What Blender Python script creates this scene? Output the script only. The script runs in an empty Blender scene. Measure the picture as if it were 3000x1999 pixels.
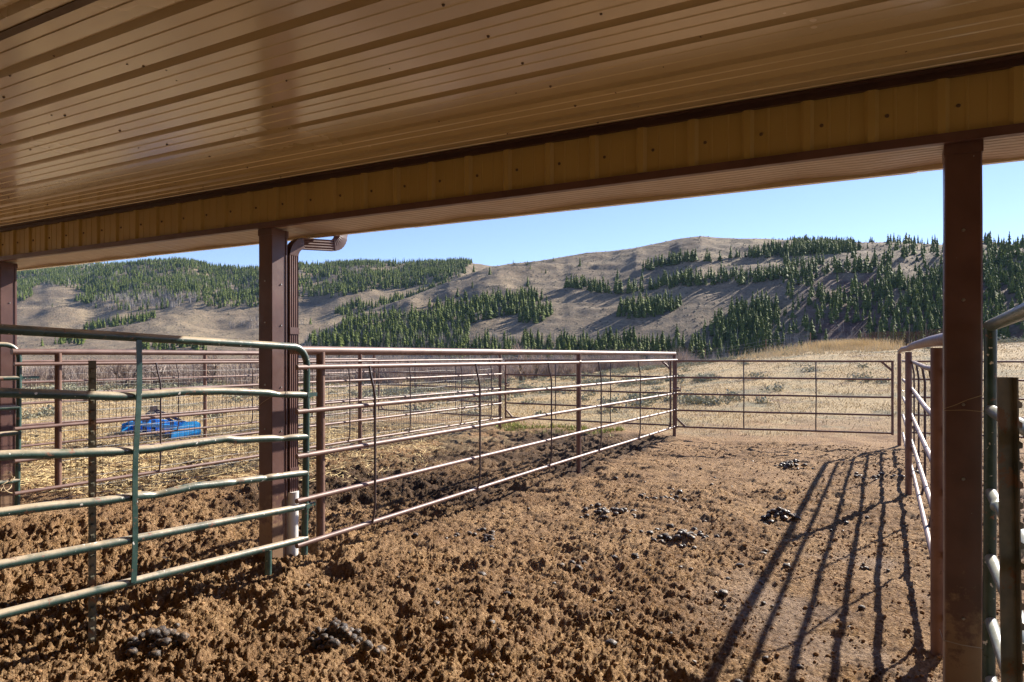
import bpy, math, random
import numpy as np
from mathutils import Vector, noise as mnoise
random.seed(7); RNG = np.random.default_rng(7)
R = math.radians
S = bpy.context.scene
COL = S.collection
# ------------------------------------------------------------------ camera, light, exposure
CAMH = 1.5
YAW = R(28.95)
cam = bpy.data.cameras.new("camera"); camo = bpy.data.objects.new("camera", cam); COL.objects.link(camo)
camo.location = (0, 0, CAMH); camo.rotation_euler = (R(90), 0, YAW)
cam.sensor_width = 36; cam.lens = 24.7; cam.clip_start = 0.05; cam.clip_end = 12000
cam.shift_y = 43.0 / 3000.0
S.camera = camo
SUN_EL, SUN_AZ = R(28.6), R(18.0)          # azimuth from +Y towards +X
w = bpy.data.worlds.new("World"); S.world = w; w.use_nodes = True
nt = w.node_tree; bg = nt.nodes["Background"]
sky = nt.nodes.new("ShaderNodeTexSky"); sky.sky_type = 'NISHITA'; sky.sun_disc = False
sky.sun_elevation = SUN_EL; sky.sun_rotation = SUN_AZ; sky.altitude = 2300; sky.air_density = 1.0
sky.dust_density = 0.15; sky.ozone_density = 2.2
tint = nt.nodes.new('ShaderNodeVectorMath'); tint.operation = 'MULTIPLY'; tint.inputs[1].default_value = (.95, .90, 1.08)
nt.links.new(sky.outputs[0], tint.inputs[0]); nt.links.new(tint.outputs[0], bg.inputs[0]); bg.inputs[1].default_value = 0.078
sl = bpy.data.lights.new("sun", 'SUN'); sl.energy = 5.0; sl.angle = R(0.5); sl.color = (1.0, 0.93, 0.82)
so = bpy.data.objects.new("sun", sl); COL.objects.link(so)
sd = Vector((math.sin(SUN_AZ)*math.cos(SUN_EL), math.cos(SUN_AZ)*math.cos(SUN_EL), math.sin(SUN_EL)))
so.rotation_euler = sd.to_track_quat('Z', 'Y').to_euler(); so.location = (10, 30, 30)
S.view_settings.view_transform = 'Standard'; S.view_settings.look = 'None'
S.view_settings.exposure = 1.28; S.view_settings.gamma = 1
S.cycles.max_bounces = 8; S.cycles.diffuse_bounces = 5

FW = np.array([-math.sin(YAW), math.cos(YAW)]); RT = np.array([math.cos(YAW), math.sin(YAW)])
FD, CX, HY = 1614.0, 1176.5, 818.0         # surveyed bearing scale used to lay out terrain, woods and dung
def spot(X, y, z=0.0):
    """ground position on the bearing X whose depression y meets height z"""
    Z = (CAMH - z) * FD / (y - HY); u = (X - CX) / FD
    p = Z * (FW + u * RT); return float(p[0]), float(p[1])

# ------------------------------------------------------------------ noise
def _h(ix, iy, seed):
    n = (ix.astype(np.int64) * 374761393 + iy.astype(np.int64) * 668265263 + seed * 982451653) & 0xffffffff
    n = ((n ^ (n >> 13)) * 1274126177) & 0xffffffff
    return ((n ^ (n >> 16)) & 0xffff) / 65535.0
def vnoise(x, y, seed=0):
    ix = np.floor(x); iy = np.floor(y); fx = x - ix; fy = y - iy
    fx = fx*fx*(3-2*fx); fy = fy*fy*(3-2*fy)
    a = _h(ix, iy, seed); b = _h(ix+1, iy, seed); c = _h(ix, iy+1, seed); d = _h(ix+1, iy+1, seed)
    return (a*(1-fx)+b*fx)*(1-fy) + (c*(1-fx)+d*fx)*fy
def fbm(x, y, sc, oc=4, seed=0, g=0.5):
    s = 0; a = 1; t = 0
    for i in range(oc):
        s = s + a*(vnoise(x*sc + 17.3*i, y*sc - 9.1*i, seed+i)-0.5); t += a; a *= g; sc *= 2.03
    return s/t*2
def worley(x, y, sc, seed=0):
    x = x*sc; y = y*sc; ix = np.floor(x); iy = np.floor(y); best = np.full(x.shape, 9.0)
    for dx in (-1, 0, 1):
        for dy in (-1, 0, 1):
            cx = ix+dx; cy = iy+dy
            px = cx + _h(cx, cy, seed); py = cy + _h(cx, cy, seed+5)
            d = (px-x)**2 + (py-y)**2; best = np.minimum(best, d)
    return np.sqrt(best)
def sst(a, b, x):
    t = np.clip((x-a)/(b-a), 0, 1); return t*t*(3-2*t)

# ------------------------------------------------------------------ objects
def wloc(o):
    v = Vector((0, 0, 0))
    while o: v += o.location; o = o.parent
    return v
def tag(o, label=None, cat=None, group=None, kind=None):
    if label: o['label'] = label
    if cat: o['category'] = cat
    if group: o['group'] = group
    if kind: o['kind'] = kind
    return o
def thing(name, label, cat, loc=(0, 0, 0), group=None):
    o = bpy.data.objects.new(name, None); COL.objects.link(o); o.location = loc; o.empty_display_size = .2
    return tag(o, label, cat, group)
class M:
    def __init__(s): s.v = []; s.f = []; s.m = []
    def add(s, vs, fs, m=0):
        n = len(s.v); s.v.extend([tuple(p) for p in vs])
        for f in fs: s.f.append(tuple(i+n for i in f)); s.m.append(m)
        return s
    def box(s, a, b, m=0):
        x0, y0, z0 = a; x1, y1, z1 = b
        return s.add([(x0,y0,z0),(x1,y0,z0),(x1,y1,z0),(x0,y1,z0),(x0,y0,z1),(x1,y0,z1),(x1,y1,z1),(x0,y1,z1)],
              [(0,3,2,1),(4,5,6,7),(0,1,5,4),(1,2,6,5),(2,3,7,6),(3,0,4,7)], m)
    def bar(s, p, q, wx, wz, m=0, up=(0,0,1)):
        p = Vector(p); q = Vector(q); d = (q-p).normalized(); up = Vector(up)
        if abs(d.dot(up)) > .95: up = Vector((1,0,0))
        a = d.cross(up).normalized(); b = a.cross(d).normalized()
        vs = [c + a*(i*wx/2) + b*(j*wz/2) for c in (p, q) for i, j in ((-1,-1),(1,-1),(1,1),(-1,1))]
        return s.add(vs, [(0,1,2,3),(7,6,5,4),(0,4,5,1),(1,5,6,2),(2,6,7,3),(3,7,4,0)], m)
    def tube(s, pts, r, n=12, m=0, cap=True, sq=None):
        pts = [Vector(p) for p in pts]; k = len(pts); rs = r if isinstance(r, (list, tuple)) else [r]*k
        ring = []; prev = None
        for i, p in enumerate(pts):
            d = (pts[min(i+1, k-1)] - pts[max(i-1, 0)]).normalized()
            if prev is None:
                up = Vector((0,0,1)) if abs(d.z) < .9 else Vector((1,0,0)); a = d.cross(up).normalized()
            else: a = (prev - d*prev.dot(d)).normalized()
            prev = a; b = a.cross(d)
            for j in range(n):
                t = 2*math.pi*j/n; rr = rs[i]
                if sq: rr *= sq(i, t)
                ring.append(p + a*(rr*math.cos(t)) + b*(rr*math.sin(t)))
        fs = []
        for i in range(k-1):
            for j in range(n):
                j2 = (j+1) % n; fs.append((i*n+j, (i+1)*n+j, (i+1)*n+j2, i*n+j2))
        if cap: fs.append(tuple(range(n))); fs.append(tuple((k-1)*n + j for j in range(n))[::-1])
        return s.add(ring, fs, m)
    def build(s, name, mat, parent=None, smooth=None):
        me = bpy.data.meshes.new(name); off = wloc(parent) if parent else Vector((0,0,0))
        me.from_pydata([(p[0]-off.x, p[1]-off.y, p[2]-off.z) for p in s.v], [], s.f)
        mats = mat if isinstance(mat, (list, tuple)) else [mat]
        for x in mats: me.materials.append(x)
        me.polygons.foreach_set('material_index', s.m)
        if smooth is not None:
            me.shade_smooth(); me.set_sharp_from_angle(angle=R(smooth))
        me.update(); o = bpy.data.objects.new(name, me); COL.objects.link(o)
        if parent: o.parent = parent
        return o
def npmesh(name, V, F, mat, parent=None, smooth=False):
    """V (n,3), F (m,k) numpy, k = 3 or 4"""
    me = bpy.data.meshes.new(name); n, k = F.shape
    me.vertices.add(len(V)); me.vertices.foreach_set('co', np.ascontiguousarray(V, np.float32).ravel())
    me.loops.add(n*k); me.loops.foreach_set('vertex_index', np.ascontiguousarray(F, np.int32).ravel())
    me.polygons.add(n); me.polygons.foreach_set('loop_start', np.arange(0, n*k, k, dtype=np.int32))
    me.update(calc_edges=True)
    if smooth: me.polygons.foreach_set('use_smooth', np.ones(n, bool))
    for x in (mat if isinstance(mat, list) else [mat]): me.materials.append(x)
    o = bpy.data.objects.new(name, me); COL.objects.link(o)
    if parent: o.parent = parent
    return o

# ------------------------------------------------------------------ materials
def ramp(n, fac, stops, interp='LINEAR'):
    c = n.nodes.new('ShaderNodeValToRGB'); c.color_ramp.interpolation = interp; e = c.color_ramp.elements
    while len(e) < len(stops): e.new(0.5)
    for i, (p, col) in enumerate(stops):
        e[i].position = p; e[i].color = (*col, 1) if len(col) == 3 else col
    n.links.new(fac, c.inputs[0]); return c.outputs[0]
def mix(n, f, a, b, t='MIX'):
    m = n.nodes.new('ShaderNodeMix'); m.data_type = 'RGBA'; m.blend_type = t
    for i, v in ((0, f), (6, a), (7, b)):
        if isinstance(v, (int, float)): m.inputs[i].default_value = v
        elif isinstance(v, tuple): m.inputs[i].default_value = (*v, 1)
        else: n.links.new(v, m.inputs[i])
    return m.outputs[2]
def math_(n, op, a, b=0.0, clamp=False):
    m = n.nodes.new('ShaderNodeMath'); m.operation = op; m.use_clamp = clamp
    for i, v in ((0, a), (1, b)):
        if isinstance(v, (int, float)): m.inputs[i].default_value = v
        else: n.links.new(v, m.inputs[i])
    return m.outputs[0]
def pos(n, scale=(1,1,1)):
    g = n.nodes.new('ShaderNodeNewGeometry'); v = n.nodes.new('ShaderNodeVectorMath'); v.operation = 'MULTIPLY'
    n.links.new(g.outputs['Position'], v.inputs[0]); v.inputs[1].default_value = scale; return v.outputs[0]
def tn(n, vec, sc, det=4, rough=.55, dist=0.0):
    t = n.nodes.new('ShaderNodeTexNoise'); t.inputs['Scale'].default_value = sc; t.inputs['Detail'].default_value = det
    t.inputs['Roughness'].default_value = rough; t.inputs['Distortion'].default_value = dist
    n.links.new(vec, t.inputs['Vector']); return t.outputs['Fac']
def tv(n, vec, sc, feat='F1', out='Distance'):
    t = n.nodes.new('ShaderNodeTexVoronoi'); t.feature = feat; t.inputs['Scale'].default_value = sc
    n.links.new(vec, t.inputs['Vector']); return t.outputs[out]
def bump(n, h, st, dist):
    b = n.nodes.new('ShaderNodeBump'); b.inputs['Strength'].default_value = st; b.inputs['Distance'].default_value = dist
    n.links.new(h, b.inputs['Height']); return b.outputs[0]
def newmat(name, rough=.6, spec=.5, metal=0.0):
    m = bpy.data.materials.new(name); m.use_nodes = True; n = m.node_tree; p = n.nodes['Principled BSDF']
    p.inputs['Roughness'].default_value = rough; p.inputs['Specular IOR Level'].default_value = spec
    p.inputs['Metallic'].default_value = metal; return m, n, p
def paint(name, c, c2, rough=.35, mud=None, metal=0., worn=None, wornc=(.2,.1,.06), sc=9, dust=None, dustamt=0., speck=None, spec=.5, bmp=.15):
    m, n, p = newmat(name, rough, spec, metal); g = pos(n)
    col = ramp(n, tn(n, g, sc, 5), [(.3, c), (.7, c2)])
    if dust:
        ge = n.nodes.new('ShaderNodeNewGeometry'); sx = n.nodes.new('ShaderNodeSeparateXYZ'); n.links.new(ge.outputs['Normal'], sx.inputs[0])
        up = math_(n, 'MULTIPLY', math_(n, 'MAXIMUM', sx.outputs[2], 0.0), dustamt)
        f = math_(n, 'MULTIPLY', up, ramp(n, tn(n, g, 3.1, 5, .65), [(.3, (0,0,0)), (.65, (1,1,1))]), True)
        col = mix(n, f, col, dust)
    if worn:
        f = ramp(n, tn(n, g, worn[0], 6, .7), [(worn[1], (0,0,0)), (worn[1]+.04, (1,1,1))]); col = mix(n, f, col, wornc)
    if speck:
        f = ramp(n, tn(n, g, speck[0], 2, .5), [(speck[1], (0,0,0)), (speck[1]+.03, (1,1,1))]); col = mix(n, f, col, speck[2])
    if mud:
        ge = n.nodes.new('ShaderNodeNewGeometry'); sx = n.nodes.new('ShaderNodeSeparateXYZ'); n.links.new(ge.outputs['Position'], sx.inputs[0])
        mr = n.nodes.new('ShaderNodeMapRange'); n.links.new(sx.outputs[2], mr.inputs[0]); mr.inputs[1].default_value = mud; mr.inputs[2].default_value = -.05; mr.inputs[3].default_value = -.25; mr.inputs[4].default_value = .45
        f = ramp(n, math_(n, 'ADD', tn(n, g, 14, 6, .75), mr.outputs[0]), [(.60, (0,0,0)), (.75, (.8,.8,.8))]); col = mix(n, f, col, (.30,.19,.11))
        sc_ = ramp(n, tn(n, pos(n, (8,8,1)), 16, 5, .8), [(.68, (0,0,0)), (.76, (.35,.35,.35))]); col = mix(n, sc_, col, (.34,.25,.21))
    n.links.new(col, p.inputs['Base Color'])
    r_ = n.nodes.new('ShaderNodeMapRange'); n.links.new(tn(n, g, sc*2.3, 4), r_.inputs[0])
    r_.inputs[3].default_value = max(.05, rough-.13); r_.inputs[4].default_value = rough+.18; n.links.new(r_.outputs[0], p.inputs['Roughness'])
    if bmp: n.links.new(bump(n, tn(n, g, 60, 5, .6), bmp, .002), p.inputs['Normal'])
    return m
M_tan = paint('tan_sheet_metal', (.55,.43,.235), (.58,.46,.255), .20, sc=.5, bmp=0, spec=.8)
M_tan2 = paint('tan_header_metal', (.44,.31,.095), (.48,.345,.118), .36, worn=(22, .735), wornc=(.09,.055,.03), sc=1.5, bmp=0)
M_brown = paint('brown_trim_metal', (.098,.046,.037), (.150,.074,.060), .40, mud=.9, sc=5, worn=(31, .72), wornc=(.30,.22,.17), speck=(70, .79, (.5,.45,.4)), bmp=.06)
M_dbrown = paint('dark_brown_trim', (.050,.025,.02), (.07,.035,.028), .45, sc=6)
M_soffit = paint('soffit_panel', (.46,.37,.30), (.54,.44,.36), .35, sc=4, bmp=.02)
for _m in (M_tan,):
    _p = _m.node_tree.nodes['Principled BSDF']; _p.inputs['Coat Weight'].default_value = 1.0; _p.inputs['Coat IOR'].default_value = 1.9; _p.inputs['Coat Roughness'].default_value = .17
M_screw = paint('dark_screw', (.10,.065,.035), (.13,.08,.05), .6)
M_pipe = paint('rusty_pipe', (.155,.086,.068), (.235,.142,.115), .47, metal=.08, sc=7, worn=(40, .66), wornc=(.27,.14,.08), bmp=.2)
M_post = paint('rust_post', (.135,.070,.050), (.215,.120,.085), .5, metal=.15, sc=9, worn=(18, .6), wornc=(.10,.045,.03), bmp=.25)
M_stay = paint('dark_stay', (.06,.045,.05), (.10,.07,.07), .45, metal=.3, sc=8)
M_green = paint('green_gate_paint', (.018,.052,.045), (.055,.105,.092), .30, sc=14, dust=(.47,.38,.27), dustamt=2.2, worn=(13, .60), wornc=(.24,.13,.09), speck=(33, .70, (.75,.75,.7)), bmp=.35)
M_green_sunlit = paint('sunlit_dusty_gate_paint', (.05,.10,.085), (.20,.25,.22), .32, sc=9, dust=(.55,.52,.45), dustamt=1.0, worn=(21, .66), wornc=(.26,.16,.10), bmp=.2)  # paler copy of the gate green, strong sun highlight put into the colour
M_wire = paint('galvanised_wire', (.26,.24,.22), (.36,.34,.32), .6, metal=.1, bmp=0)
M_tpost = paint('steel_t_post', (.09,.095,.07), (.22,.19,.14), .5, metal=.2, sc=12, worn=(9, .56), wornc=(.20,.11,.06), bmp=.2)
M_pvc = paint('white_plastic', (.70,.68,.64), (.80,.79,.76), .4, sc=6)
M_blue = paint('blue_paint', (.012,.30,.82), (.03,.40,.90), .33, sc=6, worn=(19, .70), wornc=(.2,.2,.2))
M_navy = paint('navy_steel', (.008,.025,.08), (.015,.04,.12), .4)
M_twine = paint('baling_twine', (.35,.25,.14), (.45,.34,.2), .8, bmp=0)
M_chain = paint('chain_steel', (.3,.29,.27), (.42,.4,.38), .4, metal=.8)
M_slat = paint('red_brown_slat', (.13,.055,.04), (.20,.09,.06), .8, sc=2)

def field_col(n, g):
    c = ramp(n, tn(n, g, 14, 6, .75), [(.3, (.27,.185,.095)), (.48, (.50,.365,.195)), (.68, (.68,.52,.30))])
    f1 = ramp(n, tn(n, pos(n, (1, 1, 0)), .42, 6, .72), [(.50, (0,0,0)), (.60, (.85,.85,.85))])
    c = mix(n, f1, c, ramp(n, tn(n, g, 11, 5, .7), [(.32,(.17,.15,.095)), (.7,(.37,.33,.22))]))
    f2 = ramp(n, tn(n, pos(n, (.6, 1.2, 0)), .75, 6, .75), [(.56, (0,0,0)), (.64, (.9,.9,.9))])
    c = mix(n, f2, c, ramp(n, tn(n, g, 16, 5, .7), [(.32,(.17,.105,.072)), (.7,(.40,.28,.20))]))
    f3 = ramp(n, tn(n, pos(n, (1, 1, 0)), .16, 4, .6), [(.52, (0,0,0)), (.64, (.7,.7,.7))])
    return mix(n, f3, c, mix(n, .6, c, (.58,.41,.19)))
def ground_mat():
    m, n, p = newmat('corral_ground', .93, .18); g = pos(n)
    a = n.nodes.new('ShaderNodeAttribute'); a.attribute_name = 'zone'
    sp = n.nodes.new('ShaderNodeSeparateColor'); n.links.new(a.outputs['Color'], sp.inputs[0])
    n1 = tn(n, g, 3.0, 6, .6); n2 = tn(n, g, 38, 6, .72); n3 = tn(n, g, 160, 4, .7)
    dirt = ramp(n, n2, [(.31, (.115,.058,.026)), (.44, (.32,.182,.084)), (.56, (.54,.335,.165)), (.70, (.82,.58,.34))])
    dirt = mix(n, ramp(n, n1, [(.35, (0,0,0)), (.7, (.55,.55,.55))]), dirt, ramp(n, n3, [(.32, (.13,.066,.038)), (.68, (.52,.33,.20))]))
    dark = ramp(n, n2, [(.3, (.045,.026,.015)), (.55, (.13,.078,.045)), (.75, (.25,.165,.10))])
    straw = ramp(n, tn(n, pos(n, (1,.35,1)), 60, 4, .7), [(.3, (.17,.11,.06)), (.5, (.38,.28,.15)), (.7, (.60,.48,.29))])
    gr = field_col(n, g)
    grav = ramp(n, tn(n, g, 24, 6, .75), [(.3, (.20,.155,.135)), (.7, (.52,.43,.375))])
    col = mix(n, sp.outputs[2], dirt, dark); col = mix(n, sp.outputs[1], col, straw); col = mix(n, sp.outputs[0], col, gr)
    col = mix(n, a.outputs['Alpha'], col, grav)
    n.links.new(col, p.inputs['Base Color'])
    damp = ramp(n, tn(n, pos(n, (1, 1, 0)), 1.15, 4, .6), [(.40, (.72,.68,.65)), (.54, (1,1,1))])
    col = mix(n, math_(n, 'SUBTRACT', 1.0, sp.outputs[0]), col, mix(n, 1.0, col, damp, 'MULTIPLY'))
    n.links.new(col, p.inputs['Base Color'])
    n4 = tn(n, g, 85, 6, .8); vz = tv(n, g, 62)
    h = math_(n, 'ADD', math_(n, 'ADD', math_(n, 'MULTIPLY', n3, .4), math_(n, 'MULTIPLY', n4, .9)), math_(n, 'ADD', n2, math_(n, 'MULTIPLY', vz, -.5)))
    n.links.new(bump(n, h, 1.0, .035), p.inputs['Normal']); return m
def hill_mat():
    m, n, p = newmat('sage_hillside', .95, .1); g = pos(n)
    base = ramp(n, tn(n, g, .012, 6, .6), [(.35, (.225,.160,.108)), (.5, (.315,.232,.155)), (.68, (.44,.335,.21))])
    st = tn(n, pos(n, (1,1,3)), .05, 6, .7, 1.0)
    base = mix(n, ramp(n, st, [(.5, (0,0,0)), (.62, (.55,.55,.55))]), base, (.20,.160,.13))
    dots = ramp(n, tv(n, g, .38), [(.22, (1,1,1)), (.42, (0,0,0))]); dm = ramp(n, tn(n, g, .03, 5, .7), [(.42, (0,0,0)), (.6, (1,1,1))])
    base = mix(n, math_(n, 'MULTIPLY', dots, math_(n, 'MULTIPLY', dm, .8)), base, (.10,.092,.066))
    base = mix(n, ramp(n, tn(n, g, .45, 6, .85), [(.44, (.6,.6,.6)), (.58, (0,0,0))]), base, (.13,.115,.08))
    base = mix(n, ramp(n, tn(n, pos(n, (1,1,4)), .11, 6, .8, .6), [(.54, (0,0,0)), (.64, (.5,.5,.5))]), base, (.46,.36,.24))
    a = n.nodes.new('ShaderNodeAttribute'); a.attribute_name = 'rock'; sp = n.nodes.new('ShaderNodeSeparateColor'); n.links.new(a.outputs['Color'], sp.inputs[0])
    rock = ramp(n, tn(n, pos(n, (1,1,2.5)), .12, 6, .75), [(.35, (.07,.04,.035)), (.55, (.165,.098,.08)), (.75, (.28,.19,.155))])
    base = mix(n, sp.outputs[0], base, rock)
    n.links.new(base, p.inputs['Base Color'])
    n.links.new(bump(n, tn(n, g, .5, 6, .75), .9, 1.2), p.inputs['Normal']); return m
def leaf_mat(name, lo, hi, sc=.25, rough=.75, sc2=3.0):
    m, n, p = newmat(name, rough, .05); g = pos(n)
    c = ramp(n, tn(n, g, sc, 3, .7), [(.36, lo), (.64, hi)])
    c = mix(n, ramp(n, tn(n, g, sc2, 2), [(.4, (0,0,0)), (.7, (.5,.5,.5))]), c, tuple(v*1.5 for v in hi))
    n.links.new(c, p.inputs['Base Color']); return m
M_ground = ground_mat(); M_hill = hill_mat()
M_conif = leaf_mat('conifer_needles', (.022,.042,.014), (.125,.150,.036), .22)
M_bark = paint('tree_bark', (.08,.06,.045), (.13,.10,.08), .9)
M_aspen = leaf_mat('bare_aspen_bark', (.22,.19,.165), (.40,.36,.32), .2)
M_willow = leaf_mat('willow_twigs', (.22,.165,.135), (.44,.36,.30), .25)
M_grass, _n, _p = newmat('dry_grass', .85, .2)
_c = field_col(_n, pos(_n)); _c = mix(_n, .5, _c, (.74,.55,.29)); _n.links.new(_c, _p.inputs['Base Color'])
M_tgrass = leaf_mat('tall_dry_grass', (.50,.38,.20), (.74,.60,.36), .8, .8, 20)
M_weed = leaf_mat('green_weed', (.22,.25,.06), (.42,.44,.14), 2, .6, 20)
M_sage = leaf_mat('sagebrush_leaf', (.22,.215,.145), (.38,.365,.255), 2.2, .8, 20)
M_straw = leaf_mat('straw', (.42,.30,.14), (.70,.54,.28), 6, .6, 60)
M_clod = leaf_mat('dirt_clod', (.12,.068,.034), (.34,.205,.105), 7, .95, 120)
def dung_mat():
    m, n, p = newmat('fresh_dung', .5, .45); g = pos(n)
    c = ramp(n, tn(n, g, 45, 6, .7), [(.3, (.018,.013,.012)), (.50, (.05,.036,.028)), (.60, (.19,.115,.06)), (.72, (.34,.21,.11))]); n.links.new(c, p.inputs['Base Color'])
    n.links.new(ramp(n, tn(n, g, 60, 3), [(.35, (.34,)*3), (.65, (.9,)*3)]), p.inputs['Roughness'])
    n.links.new(bump(n, tn(n, g, 110, 5, .7), .7, .006), p.inputs['Normal']); return m
M_dung = dung_mat()

# ------------------------------------------------------------------ ground
PENX = (-11.1, -7.37, -3.67, 0.0)
def ground_base(x, y):
    Z = x*FW[0] + y*FW[1]; r = np.hypot(x, y); Zs = np.maximum(Z, 1.0); X = CX + FD*(x*RT[0]+y*RT[1])/Zs
    X = np.where(Z > 1, X, CX)
    top = np.interp(X, [-3000, 1100, 1350, 1560, 1750, 1850, 2300, 2700, 5000], [-.4, -.3, .1, .74, 1.48, 1.74, 2.10, 2.5, 2.8])
    e = sst(13, 44, r)*top
    e = e + np.where(Z > 1, 0, 0)
    fall = sst(58, 105, r)
    e = e*(1-fall) - 3.4*fall
    bank = .03*np.exp(-((y-3.9)/.7)**2)*sst(-3.2, -3.75, x)
    return e + bank
def pen_mask(x, y):
    m = sst(13.6, 12.3, y + .5*fbm(x, y, .8, 3, 40)); return m
def tramp(x, y):
    return sst(-1.15, -.6, x+.35*fbm(x, y, .9, 2, 70))*sst(.0, .2, fbm(x, y, 1.1, 4, 71))*sst(8.5, 6.5, y)*sst(1.0, .2, x)
def ground_relief(x, y):
    r = np.hypot(x, y)
    pen = pen_mask(x, y)
    near = sst(20, 8, r)
    big = .036*fbm(x, y, 1.1, 3, 1)
    pat = sst(.30, .72, vnoise(x*1.25+3, y*1.25, 71))                     # trampled patches against loose lumpy ones
    hoof = fbm(x, y, 3.1, 2, 60); hoof = -.046*sst(.12, .50, hoof)*pat*(1-.7*sst(-3.1, -1.2, x)*sst(3.4, 4.6, y))
    b1 = np.abs(fbm(x, y, 5.2, 3, 8)); med = .066*b1 - .010 + .024*fbm(x, y, 2.7, 2, 18)*(1-.5*pat)
    w1 = worley(x+.03*fbm(x, y, 9, 2, 3), y+.03*fbm(x, y, 9, 2, 4), 22, 20); w2 = worley(x, y, 52, 30)
    lump = .026*np.clip(.60-w1, 0, 1)*(.2+1.2*sst(.30, .70, vnoise(x*2.6, y*2.6, 33)))
    b2 = np.abs(fbm(x, y, 30, 3, 50))
    fine = .022*np.clip(.72-w2, 0, 1) + .036*b2 + .018*np.abs(fbm(x, y, 70, 2, 51))*sst(9, 4, r)
    strip = 1-.42*sst(-1.1, -.5, x)*sst(7.5, 5.5, y)*sst(2.2, 3.0, y)
    darkp = sst(-7.2, -6.2, x)*sst(-3.5, -4.0, x)
    fard = 1-.18*sst(7.5, 10, y)*(1-darkp)
    amp = (.84+.30*pat+.60*darkp)*strip*fard*(1-.35*tramp(x, y))
    z = pen*(big + amp*(hoof+med+lump+fine*sst(17, 6, r)) - .028)
    z += (1-pen)*(.05*fbm(x, y, .5, 4, 3) + .016*fbm(x, y, 6, 4, 12)*sst(34, 16, r))
    return z
def G(x, y):
    x = np.atleast_1d(np.asarray(x, float)); y = np.atleast_1d(np.asarray(y, float))
    return ground_base(x, y) + ground_relief(x, y)
def g1(x, y): return float(G(x, y)[0])
def make_ground():
    th = np.concatenate([np.arange(-50, 50.01, .125), np.arange(53, 308, 5)]); th = np.radians(th)
    rr = [0.35]
    while rr[-1] < 14: rr.append(rr[-1]*1.0037)
    while rr[-1] < 22: rr.append(rr[-1]*1.006)
    while rr[-1] < 130: rr.append(rr[-1]*1.016)
    while rr[-1] < 9000: rr.append(rr[-1]*1.12)
    rr = np.array(rr); A, B = np.meshgrid(th, rr)
    x = B*(np.cos(A)*FW[0] + np.sin(A)*RT[0]); y = B*(np.cos(A)*FW[1] + np.sin(A)*RT[1])
    z = G(x.ravel(), y.ravel()); V = np.stack([x.ravel(), y.ravel(), z], 1)
    nr, nth = A.shape; i = np.arange(nr-1)[:, None]; j = np.arange(nth)[None, :]; j2 = (j+1) % nth
    F = np.stack([i*nth+j + 0*j2, i*nth+j2, (i+1)*nth+j2, (i+1)*nth+j], -1).reshape(-1, 4)
    c = len(V); V = np.vstack([V, [[0, 0, g1(0, 0)]]])
    o = npmesh('ground', V, F, M_ground, smooth=True)
    bmf = o.data
    x = V[:, 0]; y = V[:, 1]; r = np.hypot(x, y)
    fz = fbm(x, y, .9, 4, 90); fz2 = fbm(x, y, 3.0, 3, 95)
    grass = np.clip(sst(13.0, 15.5, y + 1.6*fz)*1.0, 0, 1)*(1-.85*sst(19, 15, y)*sst(-3.6, -2.6, x)*sst(.25, -.25, fz+.5*fz2))
    grass = np.maximum(grass, sst(-11.6, -12.6, x+.5*fz)*sst(5.5, 7.5, y+fz))
    straw = sst(-6.9, -7.7, x+.4*fz)*sst(13.6, 12.6, y)*(.35+.65*sst(-.35, .25, fz2+.3*fz)) * np.where(y > 4.6, 1, .15)
    straw = np.maximum(straw, .8*sst(-5.2, -6.8, x+1.2*fz)*sst(6, 8, y)*sst(-.1, .4, fz2)*sst(13.3, 12.5, y))
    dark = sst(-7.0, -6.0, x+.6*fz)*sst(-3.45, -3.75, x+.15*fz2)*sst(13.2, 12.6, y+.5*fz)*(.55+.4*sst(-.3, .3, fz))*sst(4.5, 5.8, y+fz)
    grav = sst(28, 34, r+5*fz)*sst(2.5, 9, x)*sst(62, 50, r) + .5*sst(.4, 1.2, x)*sst(11, 8, y+fz) + .33*tramp(x, y)
    zn = np.stack([grass, straw, dark, np.clip(grav, 0, 1)], 1).astype(np.float32)
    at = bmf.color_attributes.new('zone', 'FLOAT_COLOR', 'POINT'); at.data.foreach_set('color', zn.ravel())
    tag(o, 'churned brown corral dirt running out to dry grass', kind='structure')
make_ground()

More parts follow.
